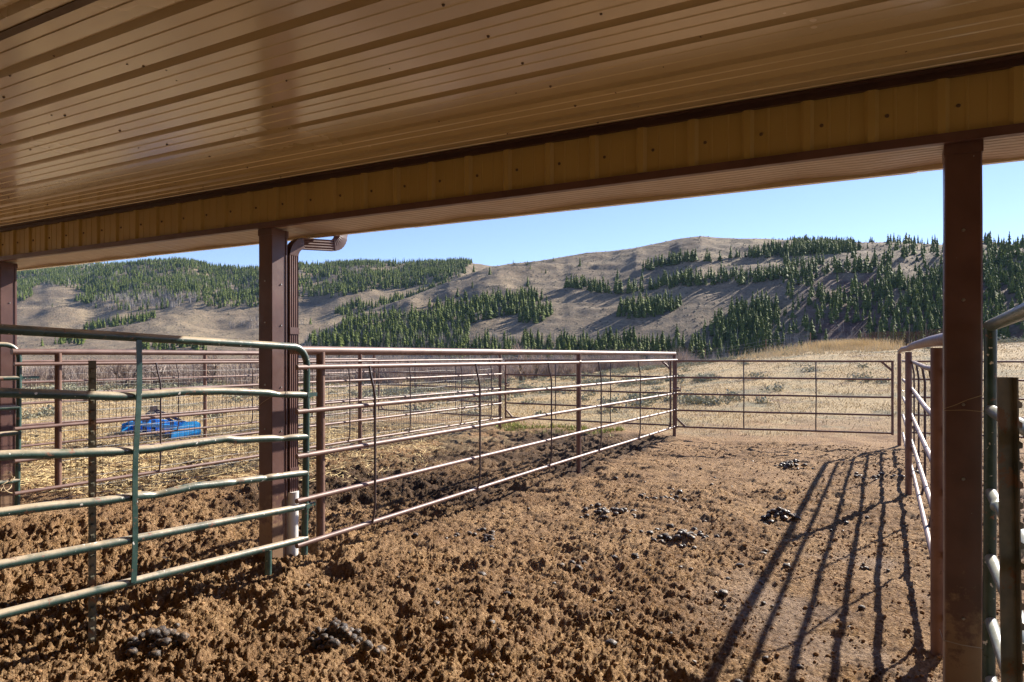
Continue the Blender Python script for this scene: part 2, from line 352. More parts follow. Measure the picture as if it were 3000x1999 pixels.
# ------------------------------------------------------------------ barn
barn = thing('barn', 'tan metal barn roof on brown posts above the corral', 'barn', (-4, 3.65, 0))
BX0, BX1, YB = -15.0, 9.0, -6.0
ZC, YH = 2.735, 3.57
def ceiling():
    m = M(); per = .285; prof = []; y = YB
    y0 = 1.61 - .03 - per*30
    ys = []
    k = y0
    while k < YH+.1:
        for dy, dz in ((0,0),(.010,.030),(.046,.030),(.056,0),(.110,0),(.114,.004),(.122,.004),(.126,0),(.192,0),(.196,.004),(.204,.004),(.208,0)):
            ys.append((k+dy, dz))
        k += per
    ys = [q for q in ys if YB <= q[0] <= YH]; ys = [(YB, 0)] + ys + [(YH+.004, ys[-1][1])]
    vs = []; fs = []
    for yy, dz in ys: vs += [(BX0, yy, ZC+dz), (BX1, yy, ZC+dz)]
    for i in range(len(ys)-1): fs.append((2*i, 2*i+2, 2*i+3, 2*i+1))
    m.add(vs, fs)
    # lapped sheet edge and fastener rows
    m.box((BX0+.1, 1.40, ZC-.004), (BX1-.1, 1.436, ZC-.0005), 1)
    rng = random.Random(3)
    for row, x0 in enumerate((-13.2, -10.9, -8.4, -6.1, -3.75, -1.4, .95, 3.3)):
        for q in range(14):
            yy = YH - .10 - q*per; xx = x0 + .008*rng.uniform(-1, 1) + .0*q
            m.tube([(xx, yy, ZC-.007), (xx, yy, ZC+.002)], [.004, .008], 8, 1)
    for _ in range(90):
        xx = rng.uniform(-9, 1.5); yy = rng.uniform(1.2, 3.5); rr_ = rng.uniform(.002, .0045)
        m.tube([(xx, yy, ZC-.002), (xx+rng.uniform(-.01,.01), yy, ZC+.001)], [rr_, rr_*1.5], 5, 1)
    o = m.build('ceiling', [M_tan, M_screw], barn); return o
ceiling()
m = M(); vs = []; fs = []; xs = [BX0]; k0 = -3.625 - .27*42
k = k0
pts = [(BX0, 0)]
while k < BX1:
    for dx, dy in ((-.030, 0), (-.014, .017), (.014, .017), (.030, 0), (.085, 0), (.088, .0025), (.098, .0025), (.101, 0), (.165, 0), (.168, .0025), (.178, .0025), (.181, 0)):
        if BX0 < k+dx < BX1: pts.append((k+dx, dy))
    k += .27
pts.append((BX1, 0))
for xx, dy in pts: vs += [(xx, YH-dy, 2.455), (xx, YH-dy, 2.700)]
for i in range(len(pts)-1): fs.append((2*i, 2*i+1, 2*i+3, 2*i+2))
m.add(vs, fs)
rng = random.Random(5); k = k0
while k < BX1:
    if k > BX0: m.tube([(k+.062, YH-.006, 2.575), (k+.062, YH+.002, 2.575)], [.006, .010], 8, 1)
    k += .27
m.build('header_panel', [M_tan2, M_screw], barn)
M().box((BX0, YH-.026, 2.697), (BX1, YH-.0005, 2.731)).box((BX0, YH-.062, 2.7255), (BX1, YH-.026, 2.7322)).build('header_top_trim', M_dbrown, barn)
M().box((BX0, YH-.024, 2.418), (BX1, YH+.02, 2.458)).build('header_bottom_trim', M_brown, barn)
# soffit with shallow grooves running along the eave, wavy sheet
m = M(); NS = 160; vs = []; fs = []
gy = [YH+.021, 3.62]; 
yy = 3.64
while yy < 3.965: gy += [yy, yy+.004, yy+.008, yy+.012]; yy += .047
gy = sorted(gy)+[3.985]; nY = len(gy)
for i in range(NS+1):
    xx = BX0 + (BX1-BX0)*i/NS
    for j, yv in enumerate(gy):
        wave = .007*math.sin(xx*7.3+math.sin(xx*2.1)*1.5)*((yv-3.6)/.38)
        gr = .004 if (j >= 2 and (j-2) % 4 in (1, 2) and j < nY-1) else 0
        vs.append((xx, yv, 2.424+wave+gr))
for i in range(NS):
    for j in range(nY-1): a = i*nY+j; fs.append((a, a+1, a+nY+1, a+nY))
m.add(vs, fs).build('soffit', M_soffit, barn)
m = M(); segs = [BX0, -9.1, -6.05, -3.0, .05, 3.1, 6.15, BX1]
for a, b in zip(segs[:-1], segs[1:]):
    o_ = .0025*(segs.index(a) % 2)
    m.box((a+.001, 3.975-o_, 2.405-o_), (b+.02, 4.006+o_, 2.62))
m.build('fascia', M_tan, barn)
# k-style gutter outside the fascia
m = M(); prof = [(4.008,2.60),(4.008,2.475),(4.10,2.475),(4.125,2.50),(4.135,2.55),(4.15,2.60),(4.14,2.602),(4.125,2.555),(4.115,2.505),(4.095,2.482),(4.016,2.482),(4.016,2.60)]
n_ = len(prof); m.add([(xx, a, b) for xx in (BX0, BX1) for a, b in prof], [(i, (i+1) % n_, n_+(i+1) % n_, n_+i) for i in range(n_)] + [tuple(range(n_))[::-1], tuple(range(n_, 2*n_))])
m.build('gutter', M_brown, barn)
# standing roof above; unseen wall behind the camera, added for its warm bounce
m = M(); m.add([(BX0-.1, 4.07, 2.70), (BX1+.1, 4.07, 2.70), (BX1+.1, YB-.3, 4.2), (BX0-.1, YB-.3, 4.2), (BX0-.1, 4.07, 2.66), (BX1+.1, 4.07, 2.66), (BX1+.1, YB-.3, 4.16), (BX0-.1, YB-.3, 4.16)],
      [(0,1,2,3),(7,6,5,4),(0,4,5,1),(1,5,6,2),(2,6,7,3),(3,7,4,0)]).build('roof', M_tan, barn)
m = M(); vs = []; fs = []; xx = BX0; i = 0
while xx < BX1:
    for dx, dy in ((0,0),(.012,.02),(.04,.02),(.052,0)): vs += [(xx+dx, YB+dy, -.2), (xx+dx, YB+dy, ZC)]
    xx += .27
for i in range(len(vs)//2-1): fs.append((2*i+2, 2*i+3, 2*i+1, 2*i))
m.add(vs, fs).build('bounce_wall', M_tan2, barn)
def pillar(x0, x1, dirt=False):
    m = M(); ya, yb = 3.58, 3.733; zt = 2.417
    zs = [-.3, .5, 1.0, 1.6, 2.1, zt]; c = .006; vs = []; rr = random.Random(int(x0*100))
    def ring(z):
        j = lambda: rr.uniform(-.0015, .0015)
        return [(x0+c+j(), ya+j(), z), (x1-c+j(), ya+j(), z), (x1+j(), ya+c, z), (x1+j(), yb-c, z), (x1-c, yb+j(), z), (x0+c, yb+j(), z), (x0+j(), yb-c, z), (x0+j(), ya+c, z)]
    n = 8
    for z in zs: vs += ring(z)
    fs = [(a*n+i, a*n+(i+1) % n, (a+1)*n+(i+1) % n, (a+1)*n+i) for a in range(len(zs)-1) for i in range(n)]
    m.add(vs, fs + [tuple((len(zs)-1)*n+i for i in range(n))])
    # hemmed seam, screws
    m.box((x1-.002, yb-.024, 0), (x1+.006, yb-.018, zt-.002))
    for z in (.35, .95, 1.27, 1.72, 2.02):
        m.tube([(x1+.006, (ya+yb)/2+.01, z), (x1-.001, (ya+yb)/2+.01, z)], [.005, .008], 8, 1)
        m.tube([((x0+x1)/2, ya-.006, z+.02), ((x0+x1)/2, ya+.001, z+.02)], [.005, .008], 8, 1)
    m.box((x0-.002, ya-.003, 2.37), (x1+.003, yb+.003, 2.4165))
    return m.build('pillar', [M_brown, M_chain], barn)
pillar(-4.088, -3.952); pillar(.167, .305); pillar(-7.83, -7.69)
# downspout: ribbed rectangular pipe, two crimped elbows
def rect_sweep(m, pts, wd, dp, ribs=True, crimp=None):
    vs = []; k = len(pts); sec = []
    hx, hy = wd/2, dp/2
    nx = 9
    for i in range(nx): sec.append((-hx + wd*i/(nx-1), -hy + (.004 if ribs and i % 2 else 0)))
    for i in range(1, nx): sec.append((hx - (.004 if ribs and i % 2 else 0), -hy + dp*i/(nx-1)))
    for i in range(1, nx): sec.append((hx - wd*i/(nx-1), hy - (.004 if ribs and i % 2 else 0)))
    for i in range(1, nx-1): sec.append((-hx + (.004 if ribs and i % 2 else 0), hy - dp*i/(nx-1)))
    n = len(sec)
    for i, (p, up) in enumerate(pts):
        p = Vector(p); d = (Vector(pts[min(i+1, k-1)][0]) - Vector(pts[max(i-1, 0)][0])).normalized()
        a = Vector((1, 0, 0)); a = (a - d*a.dot(d)).normalized(); b = d.cross(a).normalized()
        s_ = crimp[i] if crimp else 1
        for u, v in sec: vs.append(p + a*(u*s_) + b*(v*s_))
    fs = [(a*n+i, a*n+(i+1) % n, (a+1)*n+(i+1) % n, (a+1)*n+i) for a in range(k-1) for i in range(n)]
    m.add(vs, fs)
DX = -3.972; DY = 3.785
ds = M(); rect_sweep(ds, [((DX, DY, .43), 0), ((DX, DY, 1.4), 0), ((DX, DY, 2.245), 0)],   .06, .082)
dso = ds.build('downspout', M_brown, barn, 40)
el = M(); pp = []; cr = []
for i in range(15):
    t = i/14*R(84); rad = .10
    pp.append(((DX+.012*i/14, DY+rad*(1-math.cos(t)), 2.245+rad*math.sin(t)), 0)); cr.append(1.02 if i % 2 else .985)
rect_sweep(el, pp, .060, .082, False, cr); el.build('elbow', M_brown, dso, 20)
p0 = Vector(pp[-1][0]); p1 = p0 + Vector((.05, .27, .02))
rn = M(); rect_sweep(rn, [(p0, 0), (p1, 0)], .062, .082); rn.build('run_pipe', M_brown, dso, 40)
el = M(); pp = []; cr = []; d0 = (p1-p0).normalized()
for i in range(13):
    t = i/12*R(80); rad = .085
    pp.append((p1 + d0*(rad*math.sin(t)) + Vector((0, 0, rad*(1-math.cos(t)))), 0)); cr.append(1.03 if i % 2 else .975)
pp.append((pp[-1][0] + Vector((0, .01, .05)), 0)); cr.append(1.0); rect_sweep(el, pp, .064, .084, False, cr); el.build('elbow', M_brown, dso, 20)
for z in (.62, 1.66):
    M().box((DX-.033, DY-.044, z), (DX+.034, DY+.044, z+.05)).build('strap', M_brown, dso)
M().tube([(DX+.004, DY, -.2), (DX+.004, DY, .25), (DX+.006, DY, .49)], [.047, .047, .050], 20).build('drain_pipe', M_pvc, barn, 40)
# screw heads on pillar were part of each pillar

# ------------------------------------------------------------------ fences
def wob(p, q, n, amp, seed, rad=.016):
    rr = random.Random(seed); p = Vector(p); q = Vector(q); out = []
    a = [rr.uniform(-amp, amp) for _ in range(4)]; ph = [rr.uniform(0, 6) for _ in range(4)]
    for i in range(n+1):
        t = i/n; c = p.lerp(q, t); e = math.sin(math.pi*t)
        c.z += e*(a[0]*math.sin(3*t+ph[0]) + a[1]*math.sin(9*t+ph[1])*.5); c.x += e*(a[2]*math.sin(4*t+ph[2]))
        out.append(c)
    return out
RZ = (1.42, 1.115, .808, .502, .196)
def stay(root, x, y, side, top=1.42, bot=.196, r=.0095, mat=None):
    pts = []
    for t in (0, .04, .08, .14, .2, .4, .6, .8, .88, .94, 1):
        off = .024 if t > 0 else 0
        zz = top + (bot-top)*t
        o_ = .034*min(1, t/.14)*min(1, (1-t)/.10) if t < 1 else 0
        dy = .035*math.cos(min(1, t/.2)*math.pi/2)*(-1)
        pts.append((x + side*(.012+o_*.8), y + dy, zz))
    m = M(); m.tube(pts, r, 8); return m.build('stay', mat or M_stay, root, 60)
def mesh_wire(root, x, y0, y1, z0=.02, z1=1.36, seed=1, x1=None):
    """welded stock wire: verticals and horizontals as thin prisms"""
    V = []; F = []; rr = random.Random(seed); r = .0024
    x1 = x if x1 is None else x1
    L = math.hypot(x1-x, y1-y0)
    def seg(a, b):
        a = Vector(a); b = Vector(b); d = (b-a).normalized(); u = d.cross(Vector((.3, .2, .9))).normalized(); w_ = d.cross(u)
        n = len(V)
        for c in (a, b):
            for t in (0, 2.09, 4.19): V.append(c + u*(r*math.cos(t)) + w_*(r*math.sin(t)))
        for i in range(3): j = (i+1) % 3; F.append((n+i, n+j, n+3+j, n+3+i))
    pt = lambda s, z: (x+(x1-x)*s + .012*math.sin(s*L*2.2+z*2+seed), y0+(y1-y0)*s, z)
    nv = int(L/.068)
    for i in range(nv+1):
        s = i/nv; lean = .1*(rr.random()-.5)/L
        seg(pt(s, z0), pt(s+lean*.3, .7)); seg(pt(s+lean*.3, .7), pt(s, z1))
    z = z0 + .03
    while z <= z1+.001:
        k = 26; sag = rr.uniform(-.01, .01)
        for i in range(k):
            a = pt(i/k, z + sag*math.sin(i*1.3) + .006*math.sin(i*2.1+z*9)); b = pt((i+1)/k, z + sag*math.sin((i+1)*1.3)+.006*math.sin((i+1)*2.1+z*9)); seg(a, b)
        z += .098
    m = M(); m.v = [tuple(v) for v in V]; m.f = F; m.m = [0]*len(F); return m.build('wire_mesh', M_wire, root)
def fence(x, ys, label, seed, stays, side=1, mesh=False, xe=None, ztop=1.539, st=.275):
    xe = x if xe is None else xe
    X_ = lambda y: x + (xe-x)*(y-ys[0])/(ys[-1]-ys[0])
    root = thing('pipe_fence', label, 'pipe fence', (X_(ys[1]), ys[1], 0), 'pipe partition fences between the pens')
    for i, y in enumerate(ys):
        gz = g1(X_(y), y)-.3 if i else .165; m = M(); m.tube([(X_(y), y, gz), (X_(y), y, .8), (X_(y), y, ztop-.012)], .0315, 18)
        m.build('post', M_post, root, 50)
    pts = wob((x, ys[0]-st, ztop), (xe, ys[-1]+.03, ztop), 24, .006, seed)
    m = M(); m.tube(pts, .0295, 18); m.build('top_rail', M_pipe, root, 50)
    for k, z in enumerate(RZ):
        m = M(); o_ = side*.047; pts = wob((x+o_, ys[0]-st, z), (xe+o_, ys[-1]+.0, z), 40, .008, seed*10+k); m.tube(pts, .0183, 14)
        for yj in ys[1:2]:
            q = Vector((X_(yj-.06)+o_, yj-.10, z)); m.tube([q, q+Vector((0, .05, 0))], .0185, 14)
        m.build('rail', M_pipe, root, 50)
    for y in stays: stay(root, X_(y)+side*.05, y, side)
    if mesh: mesh_wire(root, x - side*.036, ys[0], ys[-1], seed=seed, x1=xe-side*.036)
    return root
fA = fence(-3.67, (3.775, 8.43, 12.85), 'middle pipe fence without mesh, beside the open dirt lane', 11, (4.27, 5.83, 7.43, 8.99, 10.64, 12.27), 1)
fB = fence(-7.37, (3.95, 8.43, 12.80), 'pipe fence lined with wire mesh, second to the left of the dirt lane', 23, (5.0, 6.6, 8.1, 9.6, 11.2, 12.3), 1, True, st=.42)
fC = fence(-11.1, (3.95, 8.50, 13.2), 'farthest pipe fence with wire mesh, right in front of the blue scraper', 37, (4.9, 6.4, 7.9, 9.5, 11.1, 12.6), 1, True, st=.42)
# right-hand fence, corner post and bent-end stays
fR = thing('pipe_fence', 'rightmost pipe fence that throws the long striped shadow on the dirt', 'pipe fence', (.08, 8.6, 0), 'pipe partition fences between the pens')
RP = [(-.02, 13.55), (.075, 8.78), (.165, 4.15)]
for i, (x, y) in enumerate(RP):
    M().tube([(x, y, -.3), (x, y, 1.54)], .0335 if i else .030, 18).build('post', M_post, fR, 50)
M().tube([(x, y, 1.56+dz) for (x, y), dz in ((( -.02, 13.58), .01), ((.025, 11.4), .034), ((.075, 8.8), .02), ((.105, 7.0), .03), ((.155, 4.6), .022), ((.20, 3.74), .02))], .031, 18).build('top_rail', M_pipe, fR, 50)
for k, z in enumerate(RZ):
    p = []
    for (x, y) in ((.03, 13.45), (.075, 11.0), (.125, 8.8), (.165, 6.2), (.215, 3.75)): p.append(Vector((x, y, z + .012*math.sin(y*1.7+k))))
    pp = []
    for a, b in zip(p[:-1], p[1:]): pp += [a.lerp(b, t/6) for t in range(6)]
    M().tube(pp+[p[-1]], .0185, 14).build('rail', M_pipe, fR, 50)
for y in (4.7, 6.2, 7.6, 9.2, 10.9, 12.6):
    stay(fR, .20 - .012*y+.05, y, 1, 1.42, .196, .011)
# ------------------------------------------------------------------ far gates
def gate(a, b, label, n_stay, zt=1.405, zb=.205, mesh=False, latch='a', chainz=.9):
    a = Vector((*a, 0)); b = Vector((*b, 0)); root = thing('pipe_gate', label, 'gate', tuple(a), 'pipe gates closing the far ends of the pens')
    at = lambda t, z: a.lerp(b, t) + Vector((0, 0, z))
    zs = [zt + (zb-zt)*k/4 for k in range(5)]
    for e in (0, 1): M().tube([at(e, zb-.03), at(e, zt+.01)], .020, 12).build('end_frame', M_post, root, 50)
    for k, z in enumerate(zs):
        m = M(); m.tube(wob(at(0, z), at(1, z), 16, .006, int(a.x*97)+k), .0165, 12); m.build('rail', M_post, root, 50)
    for i in range(n_stay):
        t = (i+1)/(n_stay+1); m = M(); m.tube([at(t, zt), at(t, zt-.12)+Vector((0, -.03, 0)), at(t+.002, (zt+zb)/2)+Vector((0, -.034, 0)), at(t, zb+.12)+Vector((0, -.03, 0)), at(t, zb)], .0105, 8)
        m.build('stay', M_stay, root, 50)
    dv = (b-a).normalized()
    M().bar(at(0, zb+.16), at(0, zb)+dv*.17, .012, .035).build('brace', M_post, root); M().bar(at(1, zt-.16), at(1, zt)-dv*.17, .012, .035).build('brace', M_post, root)
    m = M(); c = at(0, chainz)+dv*.05; m.box((c.x-.03, c.y-.02, c.z-.05), (c.x+.04, c.y+.012, c.z-.02)); m.bar(c+Vector((.035, -.004, -.03)), c+Vector((.04, -.004, .06)), .012, .012)
    m.box((c.x-.04, c.y-.016, c.z+.0), (c.x+.005, c.y+.008, c.z+.03)); m.build('latch', M_post, root)
    m = M(); pts = [c+Vector((-.13+.02*i, -.05-.01*math.sin(i*.7), .02-.03*math.sin(i/9*math.pi))) for i in range(10)]; m.tube(pts, .0045, 6); m.build('chain', M_chain, root)
    if mesh: mesh_wire(root, a.x, a.y-.02, b.y-.02, seed=9, x1=b.x)
    return root
gate((-3.585, 12.66), (-.12, 13.33), 'rusty five-rail gate closing the end of the open dirt lane', 2)
gate((-7.29, 12.90), (-3.745, 12.86), 'rusty five-rail gate behind the middle pen, green weeds below it', 2)
gate((-11.0, 13.25), (-7.45, 12.95), 'far mesh-backed five-rail gate at the end of the straw pen', 2, mesh=True)
gate((.10, 13.62), (3.7, 13.9), 'rightmost five-rail gate, seen beyond the thick dark pillar', 2)
M().tube([(3.8, 13.92, -.3), (3.8, 13.92, 1.55)], .032, 16).build('gate_post', M_post, bpy.data.objects['pipe_gate.003'], 50)

# ------------------------------------------------------------------ green stall gates
def stall_gate(x, ya, yb, zr, zl, label, mat, pr, dents, seed, foot=.115, straps=(), bend=True, umat=None):
    """ya: end hanging by the barn posts, yb: inner end; zr / zl rail heights at those ends, dents: per rail [(y, dz)]"""
    root = thing('stall_gate', label, 'gate', (x, ya, 0), 'green tube gates hung inside the barn')
    pts = []; n = 16; yc = ya-.13
    for i in range(n): t = i/n; pts.append((x, yb+(yc-yb)*t, zl[0]+(zr[0]-zl[0])*t))
    if bend:
        for i in range(10): t = i/9*math.pi/2; pts.append((x, yc+.13*math.sin(t), zr[0]-.13+.13*math.cos(t)))
    else: pts.append((x+.002, ya+.055, zr[0]))
    M().tube(pts, pr*1.04, 18).build('top_rail', mat, root, 60)
    m = M(); m.tube([(x, ya, zr[0]-(.125 if bend else .01)), (x-.002, ya-.004, .8), (x-.008, ya-.015, foot)], pr*1.02, 18)
    yl = ya-.34; m.tube([(x, yl, zr[-1]), (x-.002, yl, foot-.05)], pr*.95, 14); m.build('upright', umat or mat, root, 60)
    M().tube([(x, yb, -.0), (x, yb, zl[0])], pr, 14).build('upright', mat, root, 60)
    rr = random.Random(seed)
    for k in range(1, len(zr)):
        ds_ = dents[k-1]; N = 150; P = []; RD = []
        ys_ = [d[0] for d in ds_] or [0]; dz_ = [d[1] for d in ds_] or [0]
        bs = [(rr.uniform(yb, ya), rr.uniform(.02, .06), rr.uniform(.004, .010)) for _ in range(3 if ds_ else 0)]
        for i in range(N+1):
            t = i/N; y = yb+(ya-.004-yb)*t; z = zl[k]+(zr[k]-zl[k])*t
            o_ = float(np.interp(y, ys_, dz_)) if ds_ else 0; sq = 1; ox = 0
            for b, w_, a_ in bs:
                e = math.exp(-((y-b)/w_)**2); sq -= e*a_*22; ox += e*a_*1.2; o_ -= e*a_*.6
            P.append((x-ox, y, z+o_)); RD.append(pr*(1 if not ds_ else max(.7, sq + .03*math.sin(y*23+k))))
        M().tube(P, RD, 16, sq=(lambda i, t: 1)).build('rail', mat, root, 60)
    for (ys0, ys1, zt, zb) in straps:
        m = M(); k = 14
        for i in range(k):
            t0, t1 = i/k, (i+1)/k; f = lambda t: Vector((x+.030+.004*math.sin(t*5), ys0+(ys1-ys0)*t+.006*math.sin(t*9), zt+(zb-zt)*t))
            m.bar(f(t0), f(t1)+Vector((0, 0, -.0015)), .030, .006, up=(1, 0, 0))
        m.build('strap', mat, root)
    return root
gG = stall_gate(-3.63, 3.60, .55, (1.562, 1.224, .935, .683, .452, .225), (1.661, 1.387, 1.105, .840, .588, .357),
    'big dented dark green tube gate across the lower left foreground', M_green, .0228,
    [[(.6, 0), (1.7, .004), (2.28, -.012), (2.5, .004), (2.66, .018), (2.9, .022), (3.2, .016), (3.45, .003)],
     [(.6, 0), (1.75, .0), (1.95, -.010), (2.25, -.018), (2.45, -.016), (2.62, -.002), (2.8, .008), (2.93, .016), (3.02, .004), (3.15, .004), (3.4, 0)],
     [(.6, 0), (1.9, -.003), (2.15, -.012), (2.35, -.010), (2.5, -.014), (2.7, .004), (2.85, .0)], [], []], 4,
    straps=[(2.345, 2.315, 1.585, .285)])
stall_gate(-7.38, 3.60, .55, (1.605, 1.288, 1.008, .764, .535, .308), (1.62, 1.30, 1.02, .77, .54, .31),
    'green tube gate at the left picture edge, only its bent corner showing', M_green, .0225, [[], [], [], [], []], 8, .03)
gR = stall_gate(.325, 3.50, .45, (1.625, 1.276, .934, .665, .406, .168), (1.655, 1.29, .95, .68, .42, .18),
    'green gate at the right edge, rails paled by painted-in sun, running behind the dark pillar', M_green_sunlit, .0228, [[(.6, 0), (2.6, .004), (3, -.004), (3.4, 0)]]*2+[[]]*3, 12, .05, bend=False, umat=M_green)
for yy, zz in ((3.60, 1.226), (3.585, .452)):      # strap hinges on the end upright of the foreground gate
    m = M(); m.box((-3.655, yy-.012, zz-.016), (-3.605, yy+.022, zz+.016)); m.box((-3.634, yy+.02, zz-.012), (-3.629, yy+.10, zz+.014)); m.build('hinge', M_green, gG)
m = M(); m.box((-7.405, 3.59, 1.272), (-7.36, 3.625, 1.304)); m.box((-7.384, 3.62, 1.277), (-7.379, 3.78, 1.302)); m.build('hinge', M_green, bpy.data.objects['stall_gate.001'])
# wire wraps around the gate rails where they are tied to the steel post
def wrap(name, c, r, label, axis='y', mat=None, n=2, parent=None):
    m = M()
    for k in range(n):
        o_ = Vector((0, .02*k, 0)) if axis == 'y' else Vector((0, 0, .012*k))
        pts = []
        for i in range(17):
            t = i/16*2*math.pi
            pts.append(Vector(c) + o_ + (Vector((r*math.cos(t), .008*math.sin(t), r*math.sin(t))) if axis == 'y' else Vector((r*math.cos(t), r*math.sin(t), .01*math.sin(2*t)))))
        m.tube(pts, .0016, 6, cap=False)
    return m.build(name, mat or M_twine, parent, 60)
def railz(k, y, zr, zl, ya=3.6, yb=.55): return zl[k] + (zr[k]-zl[k])*(y-yb)/(ya-yb)
ZR = (1.562, 1.224, .935, .683, .452, .225); ZL = (1.661, 1.387, 1.105, .840, .588, .357)
wrap('tie_wire', (-3.65, 2.19, railz(1, 2.19, ZR, ZL)-.008), .031, '', n=2, mat=M_stay, parent=gG)
wrap('tie_wire', (-3.65, 2.17, railz(5, 2.17, ZR, ZL)), .029, '', n=2, mat=M_stay, parent=gG)
wrap('tie_wire', (-3.63, 3.40, railz(1, 3.40, ZR, ZL)), .026, '', n=1, mat=M_stay, parent=gG)
# ------------------------------------------------------------------ steel T-posts
def t_post(name, x, y, z0, z1, label, rot=0., lean=0., wd=.036, web=.034):
    root = thing(name, label, 'steel post', (x, y, 0), 'steel posts tied to the stall gates')
    m = M(); c, s_ = math.cos(rot), math.sin(rot)
    tr = lambda px, py, z: (x + px*c - py*s_ + lean*(z-z0), y + px*s_ + py*c, z)
    h = wd/2; sec = [(-h, 0), (-h, -.004), (h, -.004), (h, 0), (.003, .002), (.003, web), (-.003, web), (-.003, .002)]
    N = 2; vs = [tr(a, b, z) for z in (z0, z1) for a, b in sec]; n = len(sec)
    m.add(vs, [(i, (i+1) % n, n+(i+1) % n, n+i) for i in range(n)] + [tuple(range(n, 2*n))]); z = z0+.1
    while z < z1-.03:
        q = [tr(a, b, zz) for a, b, zz in ((-.009, -.004, z), (.009, -.004, z), (.009, -.004, z+.024), (-.009, -.004, z+.024), (-.007, -.018, z+.002), (.007, -.018, z+.002), (.007, -.018, z+.016), (-.007, -.018, z+.016))]
        m.add(q, [(0,1,5,4),(1,2,6,5),(2,3,7,6),(3,0,4,7),(4,5,6,7)]); z += .054
    m.build('shaft', M_tpost, root); return root
t_post('steel_post', -3.695, 2.15, -.2, 1.475, 'studded steel post standing just behind the big dented gate', R(62))
t_post('steel_post', .285, 2.31, -.2, 1.442, 'steel post with brown top at the right edge, before the pale-railed gate', R(112), -.012, .034, .040)
# loose twine and wire around the posts
m = M(); pts = [(.160, 3.575, 1.30), (.162, 3.568, 1.27), (.20, 3.566, 1.285), (.25, 3.566, 1.312), (.31, 3.568, 1.335), (.33, 3.55, 1.32)]
m.tube(pts, .0016, 6); m.tube([(.162, 3.570, 1.262), (.24, 3.566, 1.268), (.312, 3.57, 1.262)], .0014, 6)
tag(m.build('baling_twine', M_twine), 'loose twine tied around the thick dark pillar on the right', 'twine')
m = M(); m.tube([(.150, 3.60, .30), (.160, 3.562, .27), (.23, 3.562, .262), (.32, 3.565, .262), (.37, 3.5, .25)], .0018, 6)
tag(m.build('wire_tie', M_wire), 'thin wire wound low around the dark right pillar', 'wire')
m = M(); m.tube([(-4.095, 3.60, 1.10), (-4.092, 3.572, 1.13), (-4.03, 3.57, 1.165), (-3.96, 3.572, 1.20), (-3.94, 3.60, 1.215), (-3.65, 3.60, 1.20)], .0018, 6)
tag(m.build('baling_twine', M_twine), 'thin twine looped round the brown pillar behind the dented gate', 'twine')
m = M(); rr = random.Random(4); c = Vector((-7.36, 3.50, .32))
for k in range(3):
    pts = [c + Vector((.03*math.cos(t*1.1+k), .05*math.sin(t+k)-.02*k, .05*math.sin(t*.7+k*2)-.03*t/3)) for t in [i*.45 for i in range(16)]]
    m.tube(pts, .005, 6)
tag(m.build('frayed_rope', M_twine), 'frayed rope knotted on the lowest rail at the left edge', 'rope')

# ------------------------------------------------------------------ blue box scraper
bs = thing('box_scraper', 'blue tractor box scraper parked on the grass behind the mesh fence', 'box scraper', (-12.5, 8.6, 0))
sx, sy = -12.56, 8.62; sa = R(-4)
def T(u, v, z): return (sx + u*math.cos(sa) - v*math.sin(sa), sy + u*math.sin(sa) + v*math.cos(sa), z + gsc)
gsc = g1(sx, sy)
def orib(m, u0, u1, v0, v1, z0, z1):
    vs = [T(a, b, c) for c in (z0, z1) for a, b in ((u0, v0), (u1, v0), (u1, v1), (u0, v1))]
    m.add(vs, [(0,3,2,1),(4,5,6,7),(0,1,5,4),(1,2,6,5),(2,3,7,6),(3,0,4,7)])
def side_plate(u):
    m = M(); prof = [(-.30, .0), (.28, .0), (.30, .10), (.28, .25), (.20, .30), (-.05, .30), (-.10, .24), (-.28, .19)]
    n = len(prof); vs = [T(u+du, v, z) for du in (-.008, .008) for v, z in prof]
    m.add(vs, [tuple(range(n)), tuple(range(n, 2*n))[::-1]] + [(i, n+i, n+(i+1) % n, (i+1) % n) for i in range(n)])
    m.build('side_plate', M_blue, bs)
HW = .86
side_plate(-HW); side_plate(HW)
m = M(); orib(m, -HW+.01, HW-.01, .10, .115, .03, .25); orib(m, -HW+.01, HW-.01, .07, .10, .02, .07); m.build('moldboard', M_blue, bs)
m = M(); orib(m, -HW+.01, HW-.01, -.18, -.10, .17, .24); m.build('crossbeam', M_blue, bs)
m = M(); orib(m, -HW+.01, HW-.01, .16, .22, .21, .27); m.build('crossbeam', M_blue, bs)
for u in (-.62, -.31, .0, .31, .62):
    m = M(); orib(m, u-.02, u+.02, -.17, -.11, .04, .30); m.build('ripper_shank', M_navy, bs)
for u in (-.07, .07):
    m = M(); m.bar(T(u*2-.42+.5*abs(u), -.14, .24), T(u*.7+.05, -.16, .50), .016, .06); m.build('hitch_arm', M_navy, bs)
for u in (-.05, .05):
    m = M(); m.bar(T(u*1.2+.05, -.15, .50), T(u*4+.30, .2, .25), .014, .05); m.build('hitch_brace', M_navy, bs)
for u in (-.04, .04): m = M(); orib(m, u+.042, u+.058, -.21, -.11, .47, .58); m.build('hitch_clevis', M_stay, bs)

